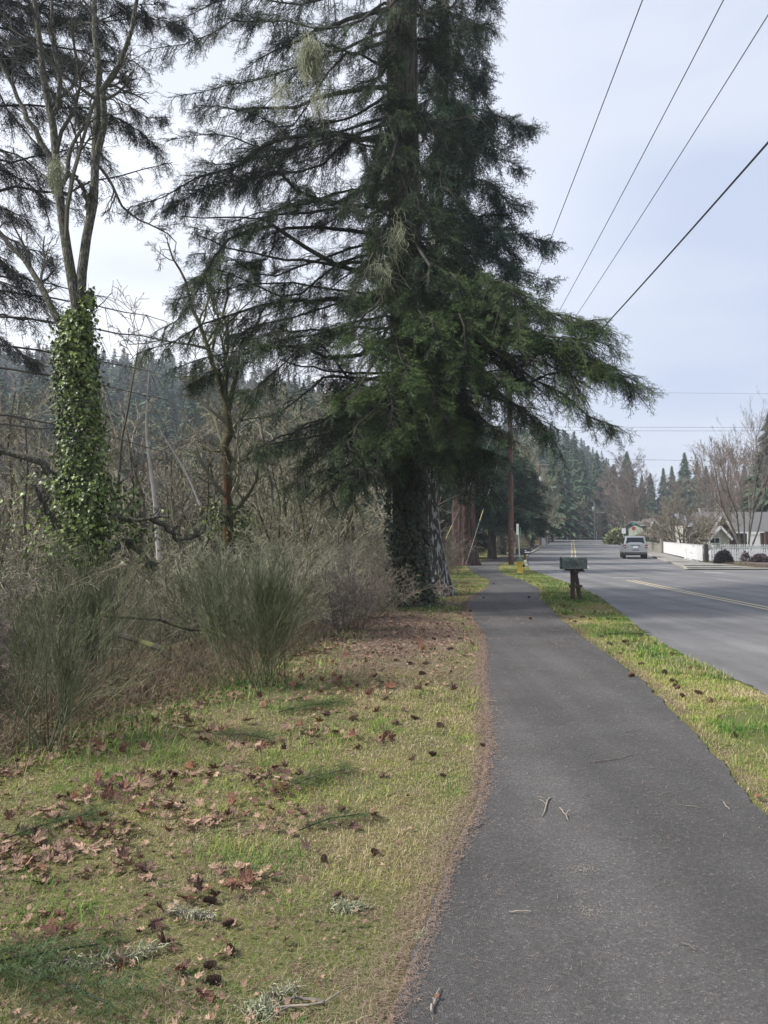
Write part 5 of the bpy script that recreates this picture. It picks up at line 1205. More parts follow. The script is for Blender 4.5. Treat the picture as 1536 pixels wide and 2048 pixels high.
# small sage house
hz = gz(104); hs = empty('house', (0,0,hz), label='small sage green house with a pointed white-edged gable, left of the low house', cat='house')
a, b = X_(1290,104), X_(1334,104)
walls(hs, a, b, 105, 111, Z_(1050,105), m_wallg)
gable(hs, a, b, 105, 111, Z_(1050,105), Z_(1044,108), 'x', m_roofg, .5)
a2, b2 = X_(1301,104), X_(1313,104)
walls(hs, a2, b2, 104, 108, Z_(1048,104), m_wallg, 'y', Z_(1039,104), 'gable_wall'); gable(hs, a2, b2, 104, 108, Z_(1049,104), Z_(1038,104), 'y', m_roofd, .4, nm='gable_roof')
window(hs, X_(1296,105), 105, Z_(1061,105), .45, 1.1); window(hs, X_(1320,105), 105, Z_(1061,105), .45, 1.1); window(hs, X_(1325,105), 105, Z_(1061,105), .45, 1.1); window(hs, X_(1307,104), 104, Z_(1060,104), .5, .8)
g = Geo(); g.box((X_(1309,104),103.97,Z_(1072,104)),(.5,.06,1.0)); g.build('door', m_wallr, hs)

# far parked thing beyond the SUV: small white cabinet like car
# ================================================================ foreground cover
m_grass = bpy.data.materials.new('grass_blades'); m_grass.use_nodes = True
N = m_grass.node_tree.nodes; Lk = m_grass.node_tree.links; b = N['Principled BSDF']; b.inputs['Roughness'].default_value = .7; b.inputs['Specular IOR Level'].default_value = .25
at_ = N.new('ShaderNodeAttribute'); at_.attribute_name = 'tint'; rp = N.new('ShaderNodeValToRGB'); Lk.new(at_.outputs['Fac'], rp.inputs[0]); Lk.new(rp.outputs[0], b.inputs['Base Color'])
e = rp.color_ramp.elements; e[0].position = 0; e[0].color = (.06,.15,.02,1); e[1].position = 1; e[1].color = (.55,.46,.27,1)
for p_, c_ in ((.28,(.10,.22,.032)),(.48,(.23,.31,.055)),(.68,(.40,.40,.11)),(.82,(.30,.225,.125))):
    k = e.new(p_); k.color = (*c_, 1)
def vnoise(x, y, s, seed):
    r = np.random.default_rng(seed); T = r.random((64, 64)); X = x*s; Y = y*s; i = np.floor(X).astype(int); j = np.floor(Y).astype(int); u = X-i; v = Y-j; u = u*u*(3-2*u); v = v*v*(3-2*v)
    i0, i1, j0, j1 = i % 64, (i+1) % 64, j % 64, (j+1) % 64
    return T[i0,j0]*(1-u)*(1-v)+T[i1,j0]*u*(1-v)+T[i0,j1]*(1-u)*v+T[i1,j1]*u*v
def fbm(x, y, s, seed): return (vnoise(x,y,s,seed)+.5*vnoise(x,y,s*2.1,seed+1)+.25*vnoise(x,y,s*4.3,seed+2))/1.75
rg = np.random.default_rng(21)
def sample_ground(n, y0, y1, side, p=-1.0):
    """points in view, density ~ y^p"""
    u = rg.random(n); 
    if p == -1: y = y0*(y1/y0)**u
    else: y = (y0**(p+1)+u*(y1**(p+1)-y0**(p+1)))**(1/(p+1))
    if side == 'L': a = np.maximum(xb(y)-.9, -.56*y-.7); b_ = pL(y)
    else: a = pR(y); b_ = np.minimum(rL(y), .56*y+2.2)
    w_ = b_-a; keep = (w_ > 0); wmax = np.maximum(w_, 0).max()
    keep &= rg.random(n) < w_/np.maximum(wmax, 1e-6)*1.0
    x = a+w_*rg.random(n)
    return x[keep], y[keep]
def blades(g, x, y, h, wd, tint, lean=.6, z=None):
    n = len(x); z = H(x, y) if z is None else z
    az = rg.uniform(0, 6.28, n); ln = np.abs(rg.normal(0, lean, n)); d = np.stack([np.cos(az)*ln, np.sin(az)*ln, np.ones(n)], -1); d = nrm(d)
    s_ = nrm(np.stack([-np.sin(az+rg.normal(0,.6,n)), np.cos(az), np.zeros(n)], -1))
    o = np.stack([x, y, z-.005], -1); m_ = o+d*h[:, None]*.55; bend = np.stack([np.cos(az)*.5*ln, np.sin(az)*.5*ln, -.15*ln], -1)*h[:, None]
    t_ = o+d*h[:, None]+bend*.5; w2 = (wd/2)[:, None]*s_
    v = np.stack([o-w2, o+w2, m_+w2*.8, m_-w2*.8, t_], 1).reshape(-1, 3); k = np.arange(n)*5
    g.add(v, np.stack([k, k+1, k+2, k+3], -1), tint); g.add(np.zeros((0,3)), np.zeros((0,3),int)) if False else None
    g.f[3].append(np.stack([k+3, k+2, k+4], -1)+g.n-len(v)); g.t[3].append(np.asarray(tint, np.float32)); g.m[3].append(np.zeros(n, np.int32))
g = Geo()
for side, n_ in (('L', 680000), ('R', 430000)):
    x, y = sample_ground(n_, 1.9, 45, side, -1.25)
    if side == 'R': x, y = x[y < 60], y[y < 60]
    eL = np.abs(x-pL(y)) if side == 'L' else np.abs(x-pR(y))
    pile_ = np.exp(-(((x-.1)/1.5)**2+((y-12.5)/3.2)**2))*1.2
    bare = fbm(x, y, 1.1, 40)
    k = (rg.random(len(x)) < np.clip((eL-.01)/.10+.15*fbm(x,y,3,50), .06, 1))&(rg.random(len(x)) > pile_*1.3)&(rg.random(len(x)) < np.clip((bare-.3)*4, .12, 1))
    x, y, eL = x[k], y[k], eL[k]
    patch = fbm(x, y, .8, 60); fine = fbm(x, y, 5, 70)
    tn = .43+1.5*(patch-.5)+.9*(fine-.5)+(.2*np.exp(-eL/.25) if side == 'R' else 0)+rg.normal(0,.13,len(x))+.14*np.exp(-eL/.25)
    if side == 'R': tn -= .02
    straw = rg.random(len(x)) < .16+.28*(fbm(x,y,1.6,90) > .55); tn = np.where(straw, rg.uniform(.75,1,len(x)), tn)
    sc = np.clip(y/4, .7, 4.5)
    h = (.009+.018*rg.random(len(x)))*(1+1.1*(patch < .42)+.8*(fine < .35))*np.clip(sc, 1, 1.5)*(1+.9*(rg.random(len(x)) < .04)); wd = .0023*sc*rg.uniform(.7,1.3,len(x))
    blades(g, x, y, h, wd, np.clip(tn, 0, 1), 1.5)
# longer tufts near the left edge of the lawn
TF = [(140,1830),(60,1770),(250,1470),(100,1470),(330,1430),(480,1360),(450,1700),(560,1720),(30,1850),(180,1520),(60,1530),(640,1280),(560,1420),(380,1500),(700,1260),(20,1480),(300,1500),(420,1400),(130,1440),(590,1330),(500,1730),(620,1480)]
for px, py in TF:
    q = G(px, py); n_ = 150; rr = .2*q[1]/4; x = q[0]+rg.normal(0,rr*.6,n_); y = q[1]+rg.normal(0,rr*.5,n_)
    blades(g, x, y, rg.uniform(.03,.10,n_)*(1 if q[1] < 4 else 1.4), np.full(n_,.003)*max(1,q[1]/4), np.clip(rg.normal(.25,.2,n_),0,1), 1.3)
x = rg.uniform(-3.6, -.2, 26000); y = rg.uniform(3.8, 13, 26000); s_ = xb(y)-x; k = (s_ > -.5)&(s_ < 1.0)&(rg.random(26000) < fbm(x,y,1.3,80)); x, y = x[k], y[k]
blades(g, x, y, rg.uniform(.035,.15,len(x)), np.full(len(x),.0045), np.clip(rg.normal(.52,.3,len(x)),0,1), 1.3)
x = rg.uniform(pR(19)-0, 8, 20000); 
tag(g.build('grass', m_grass), kind='stuff')

# tall dead stalks and brown undergrowth along the wood edge
g = Geo(); r = np.random.default_rng(33)
n = 9000; y = 4.2*(22/4.2)**r.random(n); x = xb(y)-.1-np.abs(r.normal(0,1.3,n)); x = np.where(x < -.58*y, -.58*y*r.random(n), x); k = (x < xb(y)+.1); x, y = x[k], y[k]; n = len(x)
h = r.uniform(.08,.36,n)*np.clip((xb(y)-x)/.8+.4,.35,1.1); O = np.stack([x, y, H(x,y)], -1)
b3, rd = grow(O, nrm(np.concatenate([r.normal(0,.6,(n,2)), np.ones((n,1))],1)), h, np.full(n,.003), np.full(n,.0012), 6, .16, -.05, r)
v, q = tubes(b3, rd, 3); g.add(v, q, np.repeat(np.clip(r.normal(.5,.3,n),0,1), 15))
o_, D_, L_, ra_ = spawn(b3, rd, 4, .4, .8, r, .2); b4, rd4 = grow(o_, D_, L_, np.full(len(o_),.0018), np.full(len(o_),.001), 4, .2, 0, r); v, q = tubes(b4, rd4, 3); g.add(v, q, np.repeat(np.clip(r.normal(.5,.3,len(o_)),0,1), 9))
tag(g.build('undergrowth', mat('dead_stalks', (.09,.055,.035), (.30,.24,.15), attr='tint', rough=.9)), kind='stuff')

# needle and twig litter along the path edges and under the fir
def litter(n, xf, yf, Lr, wr, m, name, zoff=.006, tn=(.5,.3)):
    x, y = xf, yf; n = len(x); az = r.uniform(0,3.14,n); L = r.uniform(*Lr, n)*np.clip(y/4,1,3.5); wd = wr*np.clip(y/3.5,.8,4)
    d_ = np.stack([np.cos(az), np.sin(az), r.normal(0,.18,n)], -1)*L[:,None]/2; s_ = np.stack([-np.sin(az), np.cos(az), np.zeros(n)], -1)*wd[:,None]/2
    c_ = np.stack([x, y, np.where((x > pL(y))&(x < pR(y)), 0.017, H(x,y))+zoff+r.uniform(0,.012,n)*np.where((x > pL(y)-.02)&(x < pR(y)+.02),.15,1)], -1)
    v = np.stack([c_-d_-s_, c_+d_-s_*.6, c_+d_+s_*.6, c_-d_+s_], 1).reshape(-1,3); k = np.arange(n)*4
    g = Geo(); g.add(v, np.stack([k,k+1,k+2,k+3],-1), np.clip(r.normal(*tn,n),0,1)); return tag(g.build(name, m), kind='stuff')
m_lit = mat('dry_needles', (.09,.05,.035), (.38,.28,.20), attr='tint', rough=.9)
n = 34000; y = 1.9*(24/1.9)**r.random(n); x = pL(y)-.01-np.abs(r.normal(0,.10,n))*(.1+1.35*fbm(y,y*0+3,1.1,9))*np.where(y > 4.5, .45, 1)+r.normal(0,.03,n)+.04*fbm(y,y*0,2,3)
x2 = pR(y)+.05+np.abs(r.normal(0,.07,n)); sw = r.random(n) < .22; x = np.where(sw, x2, x)
n3 = 26000; yy_ = r.normal(12.3,2.6,n3); xx_ = r.normal(.1,.95,n3); k = (xx_ < pL(yy_))&(yy_ > 7)
n5 = 4200; ya = 1.9*(20/1.9)**r.random(n5); xa = pL(ya)+np.abs(r.normal(0,.05,n5))*(.3+1.4*fbm(ya,ya*0,1.4,5)); 
n6 = 3500; yb_ = 1.9*(22/1.9)**r.random(n6); xb_ = pL(yb_)+(pR(yb_)-pL(yb_))*r.random(n6)
n7 = 60000; yc = 1.9*(16/1.9)**r.random(n7); xc = pL(yc)-(pL(yc)-np.maximum(xb(yc),-.56*yc))*r.random(n7)
litter(0, np.concatenate([x, xx_[k], xa, xb_, xc]), np.concatenate([y, yy_[k], ya, yb_, yc]), (.012,.032), .0017, m_lit, 'needle_litter', tn=(.55,.28))

# sandy smudges on the path
n = 420; q1, q2 = G(1166,1745), G(1172,1830); w_ = r.random(n) < .5; x = np.where(w_, q1[0], q2[0])+r.normal(0,.035,n)*np.where(w_,1,1.5); y = np.where(w_, q1[1], q2[1])+r.normal(0,.03,n)
litter(0, x, y, (.003,.008), .003, mat('pale_sand', (.2,.175,.14), (.33,.29,.23), attr='tint'), 'sand', zoff=.003)
# maple leaves
def leafmesh(seed):
    rr = np.random.default_rng(seed); lobes = [(0,1.0),(.62,.85),(-.62,.85),(1.35,.62),(-1.35,.62)]
    pts = []
    angs = []
    for a, L in sorted(lobes):
        for da, k in ((-.30,.52),(-.19,.78),(-.10,.80),(0,1),(.10,.80),(.19,.78),(.30,.52)): angs.append((a+da, L*k*rr.uniform(.92,1.08)))
    angs.sort(); out = [(math.sin(a)*q, math.cos(a)*q) for a, q in angs]; out = [(-.05,-.2)]+out[:]+[(.05,-.2)]
    n = len(out); V = [(0,.05,0)]
    c1, c2, c3 = rr.uniform(.2,1.3), rr.uniform(-.6,.7), rr.uniform(0,6.28)
    for q in (.5, 1.):
        for x_, y_ in out:
            x2, y2 = x_*q, y_*q; z_ = .55*c1*(abs(x2*math.cos(c3)+y2*math.sin(c3)))**1.6+c2*.35*(x2*x2)+rr.normal(0,.035)*q
            V.append((x2*(1-.25*c1*q), y2*(1-.2*c1*q), z_))
    Fc = [[0,1+i,1+(i+1) % n] for i in range(n-1)]; Q = [[1+i,1+n+i,1+n+i+1,1+i+1] for i in range(n-1)]
    V = np.array(V); V[:,2] -= V[:,2].min()
    stem = [(0,-.1,.05),(.02,-.1,.05),(.06,-.75,.12)]; b = len(V); V = np.vstack([V, stem]); Fc.append([b,b+1,b+2])
    return V, np.array(Fc), np.array(Q)
LM = [leafmesh(s_) for s_ in range(8)]
m_leaf = [mat('leaf_red_brown', (.17,.07,.042), (.29,.145,.09), 9, .75, .5, 25, dist=.1), mat('leaf_orange', (.36,.165,.075), (.25,.12,.06), 9, .75, .5, 25, dist=.1), mat('leaf_pale_tan', (.42,.29,.19), (.30,.19,.12), 9, .75, .5, 25, dist=.1), mat('leaf_dark_maroon', (.09,.04,.035), (.15,.08,.06), 9, .7, .5, 25, dist=.1)]
LME = []
for k, (V, f3, f4) in enumerate(LM):
    row = []
    for m_ in m_leaf:
        g = Geo(); g.add(V, f3, .5); g.add(V, f4, .5); row.append(g.mesh('leaf', m_, False))
    LME.append(row)
# positions: clusters as in the photograph + scattered
cl = [(190,1500,9,.12),(235,1580,10,.14),(130,1620,9,.15),(30,1700,7,.1),(100,1735,6,.1),(290,1565,6,.1),(420,1470,10,.14),(340,1450,9,.14),(640,1470,8,.12),(540,1560,5,.08),(555,1590,4,.06),(490,1760,5,.06),(340,1815,6,.07),(440,1800,4,.06),(225,1680,4,.08),(730,1490,6,.1),(380,1560,5,.1),(60,1850,3,.06),
      (110,1880,4,.05),(215,1895,3,.05),(250,1955,2,.03),(360,1955,3,.03),(570,1640,4,.06),(690,1660,2,.04),(250,1740,4,.06),(700,1370,12,.3),(620,1400,8,.3),(780,1380,10,.3),(560,1370,6,.2),(40,1440,4,.2),(320,1620,3,.08),(420,1640,4,.1),(170,1660,4,.08),(500,1500,5,.15),(850,1290,12,.6),(760,1300,14,.5),(700,1320,12,.5)]
pos = []
for px, py, n_, sd_ in cl:
    q = G(px, py)
    for k in range(n_): pos.append((q[0]+r.normal(0,sd_), q[1]+r.normal(0,sd_*.9)))
for k in range(34):
    y_ = 2.2*(8/2.2)**r.random(); x_ = max(-.52*y_, xb(y_))+r.random()*(pL(y_)-.25-max(-.52*y_, xb(y_))); pos.append((x_, y_))
GL = 'fallen maple leaves on the lawn'; llab = ['reddish brown curled maple leaf fallen on the lawn left of the path','orange maple leaf fallen on the lawn left of the path','pale tan maple leaf fallen on the lawn left of the path','dark maroon curled maple leaf fallen on the lawn left of the path']
pos = [p_ for p_ in pos if p_[0] < pL(p_[1])-.05 and p_[0] > -.55*p_[1]-.1][:295]
for x_, y_ in pos:
    k = int(r.integers(0,8)); c_ = int(r.choice(4, p=[.48,.06,.34,.12])); o = bpy.data.objects.new('maple_leaf', LME[k][c_]); col.objects.link(o)
    s_ = r.uniform(.045,.085) if y_ < 3.6 else r.uniform(.05,.10) if y_ < 6 else r.uniform(.06,.12); o.scale = (s_, s_, s_); o.location = (x_, y_, float(H(x_,y_))+.014+r.uniform(0,.028)); o.rotation_euler = (r.normal(0,.5), r.normal(0,.5), r.uniform(0,6.28)); o.scale = (s_, s_*r.uniform(.7,1.1), s_*r.uniform(.6,1.8)); tag(o, llab[c_], 'leaf', GL)
for px, py, c_, lb in ((1512,1603,1,'orange brown leaf lying on the moss right of the path'),(872,2012,1,'small orange leaf on the path near its left edge')):
    q = G(px, py); o = bpy.data.objects.new('maple_leaf', LME[2][c_]); col.objects.link(o); s_ = .06 if px > 1000 else .02; o.scale = (s_,)*3; o.location = (q[0], q[1], .03); o.rotation_euler = (.2,.1,r.uniform(0,6)); tag(o, lb, 'leaf')
# leaf litter as ground cover
g = Geo(); 
def scat(n, x, y, s0, s1):
    for k, (V, f3, f4) in enumerate(LM):
        w_ = np.arange(len(x)) % 8 == k; xx, yy = x[w_], y[w_]; m_ = len(xx); 
        if not m_: continue
        az = r.uniform(0,6.28,m_); Z = nrm(np.stack([r.normal(0,.4,m_), r.normal(0,.4,m_), np.ones(m_)],-1)); X = nrm(np.cross(np.stack([np.cos(az),np.sin(az),az*0],-1), Z)); Y = np.cross(Z, X); s_ = r.uniform(s0,s1,m_)[:,None]
        O = np.stack([xx, yy, H(xx,yy)+.02], -1); tn = np.clip(r.normal(.45,.3,m_),0,1)
        v, f = inst(V, f3, O, X*s_, Y*s_, Z*s_); v2, f2 = inst(V, f4, O, X*s_, Y*s_, Z*s_); g.add(v, f, np.repeat(tn, len(f3))); g.add(v2, f2, np.repeat(tn, len(f4)))
n = 2600; y = r.normal(12.0,3.0,n); x = r.normal(-.1,1.1,n); k = (x < pL(y)-.1)&(y > 6.5)&(x > -.55*y); scat(0, x[k], y[k], .025,.06)
n = 1500; y = r.uniform(18.5,27,n); x = r.uniform(1.2,3.1,n); k = (x < pL(y)-.2); scat(0, x[k], y[k], .03,.06)
n = 3200; y = 4.3*(16/4.3)**r.random(n); x = xb(y)+.25-np.abs(r.normal(0,1.0,n)); scat(0, x, y, .035,.075)
cc = np.array([G(a_, b_) for a_, b_, *_ in cl if a_ < 660]); ii = r.integers(0, len(cc), 900); x = cc[ii,0]+r.normal(0,.13,900); y = cc[ii,1]+r.normal(0,.14,900); k = (x < pL(y)-.2)&(y > 3.4); scat(0, x[k], y[k], .03, .07); k = (x < pL(y)-.2)&(y <= 3.4)&(r.random(900) < .5); scat(0, x[k], y[k], .02, .045)
n = 1700; y = 2.2*(9/2.2)**r.random(n); x = np.maximum(-.54*y, xb(y))+r.random(n)**1.7*(pL(y)-.25-np.maximum(-.54*y, xb(y))); scat(0, x, y, .008,.034)
tag(g.build('leaf_litter', mat('leaf_litter_brown', (.11,.055,.038), (.42,.28,.19), attr='tint', rough=.85)), kind='stuff')

# fir cones
def cone_mesh(seed):
    rr = np.random.default_rng(seed); V = []; Fc = []; T = []
    g = Geo(); g.lathe([(0,-.5),(.12,-.45),(.17,-.15),(.14,.2),(.05,.48),(0,.5)], (0,0,0), 8, tint=.1); 
    rows_ = 11
    for i in range(rows_):
        z_ = -.46+.92*i/rows_; rad = .30*math.sqrt(max(.05, 1-((z_+.08)/.58)**2)); m_ = 9
        for j in range(m_):
            a = (j+.5*(i % 2))*2*np.pi/m_+i*.1; c_ = np.array([math.cos(a), math.sin(a), 0]); t_ = np.array([-math.sin(a), math.cos(a), 0])
            o = c_*rad*.35+[0,0,z_]; e_ = c_*rad*rr.uniform(.95,1.1)+[0,0,z_+.07]; wv = t_*.085
            g.add([o-wv*.5, o+wv*.5, e_+wv, e_+[0,0,.0]+c_*.03, e_-wv], [[0,1,2],[0,2,3],[0,3,4]], rr.uniform(.3,1)); g.add([e_-wv, e_+wv, e_+c_*.03-[0,0,.03]], [[0,1,2]], 1)
    return g
m_cone = mat('fir_cone_scales', (.035,.022,.016), (.17,.105,.07), attr='tint', rough=.85)
CM = [cone_mesh(s_).mesh('cone', m_cone) for s_ in range(3)]
cp = [(865,1512),(765,1556),(886,1556),(966,1495),(750,1712),(683,1625),(648,1725),(672,1798),(427,1970),(462,1910),(455,1855),(420,1940),(240,1500),(790,1450),(880,1455),(775,1470),(845,1350),(770,1400),(718,1375),(835,1380),(420,1810),(505,1560),(830,1440),
 (935,1240),(905,1262),(890,1240),(875,1250),(920,1230),(860,1245),(893,1225),(850,1330),(880,1320),(815,1255),(838,1290),(1060,1240),(988,1170),(967,1198),(1058,1197),(1145,1222),(1140,1240),(1110,1225),(1128,1215),(1165,1236),(1180,1240),(1225,1262),(1205,1275),(1220,1290),(1250,1285),(1240,1310),(1255,1292),(1290,1300),(1282,1330),(1350,1375),(1345,1310),(1330,1348),(1348,1366),(1365,1395),(1470,1475),(1355,1378),(1400,1390),(1130,1230),(1150,1245),(1100,1205),(1090,1190),(1075,1170),(1060,1165),(1190,1225),(1230,1240),(1095,1165),(1120,1190),(1280,1275),(1215,1240),(1262,1356),(1310,1290),(1420,1405),(1440,1440),(1380,1340),(940,1225),(925,1250),(895,1275),(868,1280),(845,1262),(800,1300),(820,1330),(865,1300),(900,1300),(920,1280)]
r = np.random.default_rng(8)
for px, py in cp:
    q = G(px, py); onp = pL(q[1]) < q[0] < pR(q[1]); o = bpy.data.objects.new('fir_cone', CM[int(r.integers(0,3))]); col.objects.link(o)
    s_ = r.uniform(.05,.068) if q[1] < 6 else r.uniform(.075,.11); o.scale = (s_*.8,s_*.8,s_); o.location = (q[0], q[1], (.02 if onp else float(H(q[0],q[1])))+.02); o.rotation_euler = (R(90)+r.normal(0,.2), 0, r.uniform(0,6.28))
    if onp: lb = 'dark fir cone lying on the asphalt path'
    elif q[0] > pR(q[1]): lb = 'dark fir cone lying on the mossy verge between path and road'
    else: lb = 'brown fir cone lying on the lawn left of the path'
    tag(o, lb, 'cone', {'d':'cones'}.get('x') or ('cones on the path' if onp else 'cones on the road verge' if q[0] > pR(q[1]) else 'cones on the lawn'))
# sticks
m_stick = mat('pale_stick', (.36,.31,.24), (.24,.2,.16), 20, .9); m_stickd = mat('dark_stick', (.12,.10,.085), (.2,.18,.15), 20, .9)
def stick(pts, rad, m, label, br=0, lichen=0):
    Q = [G(*p_) for p_ in pts]; A = np.array([(q[0], q[1], .026 if pL(q[1]) < q[0] < pR(q[1]) else float(H(q[0],q[1]))+.02) for q in Q]); A = resample(A, max(6, len(A)*2)); A += r.normal(0,.004,A.shape)*[1,1,.5]
    g = Geo(); g.tube(A, np.linspace(rad, rad*.5, len(A)), 6, tint=.5)
    L = np.linalg.norm(A[-1]-A[0])
    for k in range(br):
        i = int(r.integers(1, len(A)-1)); e_ = A[i]+np.array([r.normal(0,.15)*L, r.normal(0,.15)*L, r.uniform(.0,.03)]); g.tube([A[i], (A[i]+e_)/2+[0,0,.008], e_], [rad*.6,rad*.5,rad*.3], 5)
    o = g.build('stick', m); tag(o, label, 'stick')
    if lichen:
        n_ = lichen; f_ = r.random(n_)*(len(A)-1.001); i = f_.astype(int); O = A[i]*(1-(f_-i))[:,None]+A[i+1]*(f_-i)[:,None]+r.normal(0,.012,(n_,3)); b3, rd = grow(O, nrm(r.normal(0,1,(n_,3))+[0,0,.4]), r.uniform(.012,.04,n_), np.full(n_,.002), np.full(n_,.001), 4, .5, 0, r); v, q = tubes(b3, rd, 3); g = Geo(); g.add(v, q, np.repeat(np.clip(r.normal(.7,.2,n_),0,1), 9)); g.build('lichen', m_lich, o)
m_lich = mat('beard_lichen', (.17,.18,.10), (.44,.45,.30), attr='tint', rough=.9)
stick([(1098,1602),(1092,1622),(1085,1640)], .005, m_stick, 'short pale forked stick in the middle of the path', 2)
stick([(1120,1624),(1128,1636),(1137,1650)], .004, m_stick, 'thin crooked stick just right of the forked pale one on the path', 1)
stick([(1186,1531),(1225,1526),(1262,1516)], .004, m_stickd, 'longest thin dark stick lying across the path', 1)
stick([(1250,1470),(1268,1468),(1285,1465)], .003, m_stickd, 'small dark twig on the far part of the path', 1)
stick([(1016,1835),(1040,1836),(1062,1833)], .003, m_stick, 'thin pale twig lying crosswise on the near left part of the path', 0)
stick([(862,2040),(868,2010),(882,1992)], .004, m_stick, 'pale twig at the bottom left corner of the path', 1)
stick([(1365,1900),(1380,1906),(1395,1915)], .003, m_stickd, 'dark twig on the near right part of the path', 1)
stick([(1370,1620),(1390,1622),(1402,1625)], .003, m_stickd, 'small twig near the right edge of the path', 0)
stick([(1447,1614),(1453,1622),(1460,1628)], .004, m_stick, 'short whitish twig near the moss at the right edge of the path', 1)
stick([(645,2016),(600,2005),(575,2008),(545,2025)], .006, m_stickd, 'brown broken branch on the lawn at the bottom of the picture', 1)
stick([(60,1962),(130,1935),(190,1940),(260,1925),(330,1905)], .007, m_stickd, 'long lichen-crusted branch on the lawn at the lower left', 5, 420)
stick([(430,1845),(380,1838),(345,1830)], .007, m_stickd, 'short lichen-crusted branch among leaves on the lawn', 3, 180)
stick([(495,2040),(530,2010),(560,2000),(600,1985)], .004, m_stickd, 'thin lichen-tipped twig on the lawn at the bottom edge', 2, 120)
stick([(300,1428),(330,1450),(370,1462)], .008, m_stick, 'pale stick among leaves at the edge of the thicket', 0)
stick([(545,2028),(640,2022),(700,1985)], .004, m_stick, 'thin tan twig beside the brown broken branch', 1)
stick([(965,1655),(935,1672),(925,1668)], .004, m_stickd, 'twig sticking out of the litter onto the path edge', 1)
stick([(995,1408),(975,1405),(968,1408)], .003, m_stick, 'small whitish twig at the far left part of the path', 1)
# fallen log in the thicket
g = Geo(); A = resample(pxs([(230,1270,9.8),(300,1290,9.6),(360,1320,9.3),(430,1338,9.0)], 9.5), 10); g.tube(A+r.normal(0,.01,A.shape), np.linspace(.03,.06,10), 8); tag(g.build('fallen_branch', m_mossdk), 'dark fallen branch sloping down through the thicket', 'branch')
g = Geo(); A = resample(pxs([(180,1230,9.2),(320,1240,9.3),(390,1265,9.5),(470,1240,9.8)], 9.5), 10); g.tube(A+r.normal(0,.01,A.shape), np.linspace(.02,.02,10), 6); tag(g.build('fallen_branch', m_mossdk), 'thin mossy branch lying level in the thicket', 'branch')
# lichen tufts on the ground and the big beard in the fir
def tuft(name, loc, sx, n, L, label, down=False, rad=.002, seed=1, sz=None):
    rr = np.random.default_rng(seed); O = rr.normal(0, 1, (n,3))*np.array(sx); D = nrm(rr.normal(0,1,(n,3))+([0,0,-1.6] if down else [0,0,.3]))
    b3, rd = grow(O, D, L*rr.uniform(.5,1.3,n), np.full(n,rad), np.full(n,rad*.5), 7, .35, -.2 if down else 0, rr); v, q = tubes(b3, rd, 3); g = Geo(); g.add(v, q, np.repeat(np.clip(rr.normal(.6,.2,n),0,1), 18))
    o = g.build(name, m_lich); o.location = loc; tag(o, label, 'lichen'); return o
q = G(695,1820); tuft('lichen_tuft', (q[0],q[1],.01), (.03,.016,.006), 260, .035, 'pale green lichen tuft on the lawn near the path edge', seed=2)
q = G(520,2030); tuft('lichen_tuft', (q[0],q[1],.01), (.022,.02,.006), 260, .035, 'pale lichen tuft at the bottom edge of the lawn', seed=3)
q = G(840,1880); tuft('lichen_tuft', (q[0],q[1],.008), (.02,.015,.003), 120, .022, 'straw coloured lichen tuft at the litter along the path', seed=4)
bd = tuft('hanging_lichen', tuple(P(622,108,15.6)), (.10,.10,.17), 900, .38, 'big pale yellowish beard of lichen hanging in the upper boughs of the huge fir', True, .006, 5)
tuft('hanging_lichen', tuple(P(112,345,10.3)), (.05,.05,.10), 500, .14, 'pale lichen clump in the fork of the bare ivy tree', True, .004, 6)
# clumps of fine hanging lichen along the huge fir trunk front
for k_, (px, py, d_) in enumerate(((795,470,15.3),(770,540,15),(640,190,15.8),(560,180,16))):
    tuft('hanging_lichen', tuple(P(px,py,d_)), (.10,.12,.2), 160, .45, ['thin strands of lichen on the fir boughs in front of its trunk','thin strands of lichen just below the trunk-front ones','thin wispy lichen strands right of the big pale beard','thin wispy lichen strands left of the big pale beard'][k_], True, .0035, 20+k_)
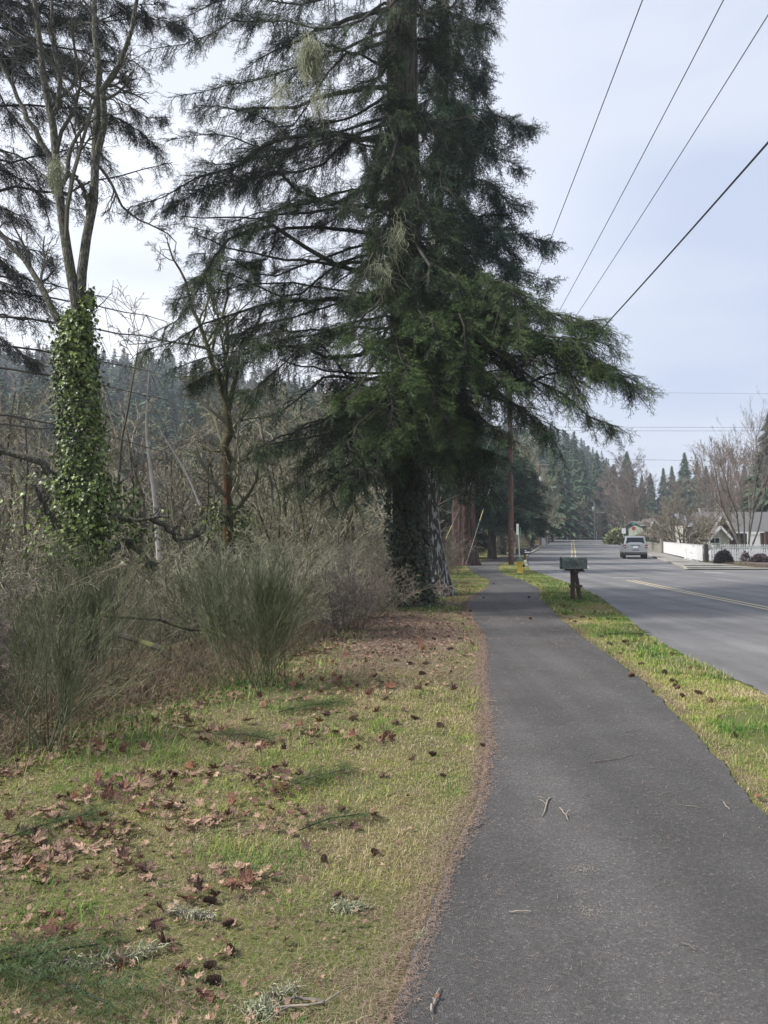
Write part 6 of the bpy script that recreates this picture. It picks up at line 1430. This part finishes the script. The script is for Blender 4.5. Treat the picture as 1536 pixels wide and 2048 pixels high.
# fallen fir sprigs
for k_, (px, py, s_, lb) in enumerate(((70,1975,.42,'large dark green fir sprig at the lower left corner of the lawn'),(20,1945,.36,'fir sprig cut by the left edge at the bottom of the lawn'),(630,1568,.30,'dark fir sprig on the lawn in the middle distance'),(660,1655,.22,'small fir sprig near the path side of the lawn'),(480,1480,.3,'fir sprig among leaves near the thicket'),(110,1660,.3,'fir sprig left among the fallen leaves'),(620,1420,.4,'flat fir sprig on the far lawn'),(1245,1272,.4,'grey green fir sprig on the verge beyond the mailbox'))):
    q = G(px, py); root = Geo(); rr = np.random.default_rng(60+k_); n_ = 44; base = np.array([0,0,.03]); tv, tf, tt = SPR_H[k_ % 2]
    O = np.stack([np.linspace(-.5,.5,n_)*s_*1.6, rr.normal(0,.03,n_), np.full(n_,.03)+rr.uniform(0,.02,n_)], -1); sg_ = np.where(np.arange(n_) % 2, 1., -1.); O[:,1] += 0; X = nrm(np.stack([np.full(n_,.8), sg_*rr.uniform(.2,.9,n_), rr.uniform(-.02,.3,n_)], -1)); Z = np.tile([0,0,1.],(n_,1)); Y = nrm(np.cross(Z,X)); Z = np.cross(X,Y); ss = (s_*rr.uniform(.25,.6,n_))[:,None]
    v, f = inst(tv, tf, O, X*ss, Y*ss, Z*ss); root.add(v, f, np.clip(np.tile(tt, n_)*.6, 0, 1)); root.tube([(-.85*s_,0,.025),(0,.02,.04),(.85*s_,0,.035)], .0035, 5, tint=0)
    o = root.build('fir_sprig', m_needle); o.location = (q[0], q[1], float(H(q[0],q[1]))); o.rotation_euler = (0,0,rr.uniform(-.6,.8)); tag(o, lb, 'fir sprig')

# haze
g = Geo(); g.box((0, 200, 58), (900, 490, 150)); hb = g.build('haze', None if False else m_white); hb.data.materials.clear()
hm = bpy.data.materials.new('thin_haze'); hm.use_nodes = True; nt = hm.node_tree; nt.nodes.remove(nt.nodes['Principled BSDF'])
pv = nt.nodes.new('ShaderNodeVolumePrincipled'); pv.inputs['Density'].default_value = .0008; pv.inputs['Color'].default_value = (.86,.92,1,1); pv.inputs['Anisotropy'].default_value = .2
nt.links.new(pv.outputs[0], nt.nodes['Material Output'].inputs['Volume']); hb.data.materials.append(hm); tag(hb, kind='stuff')
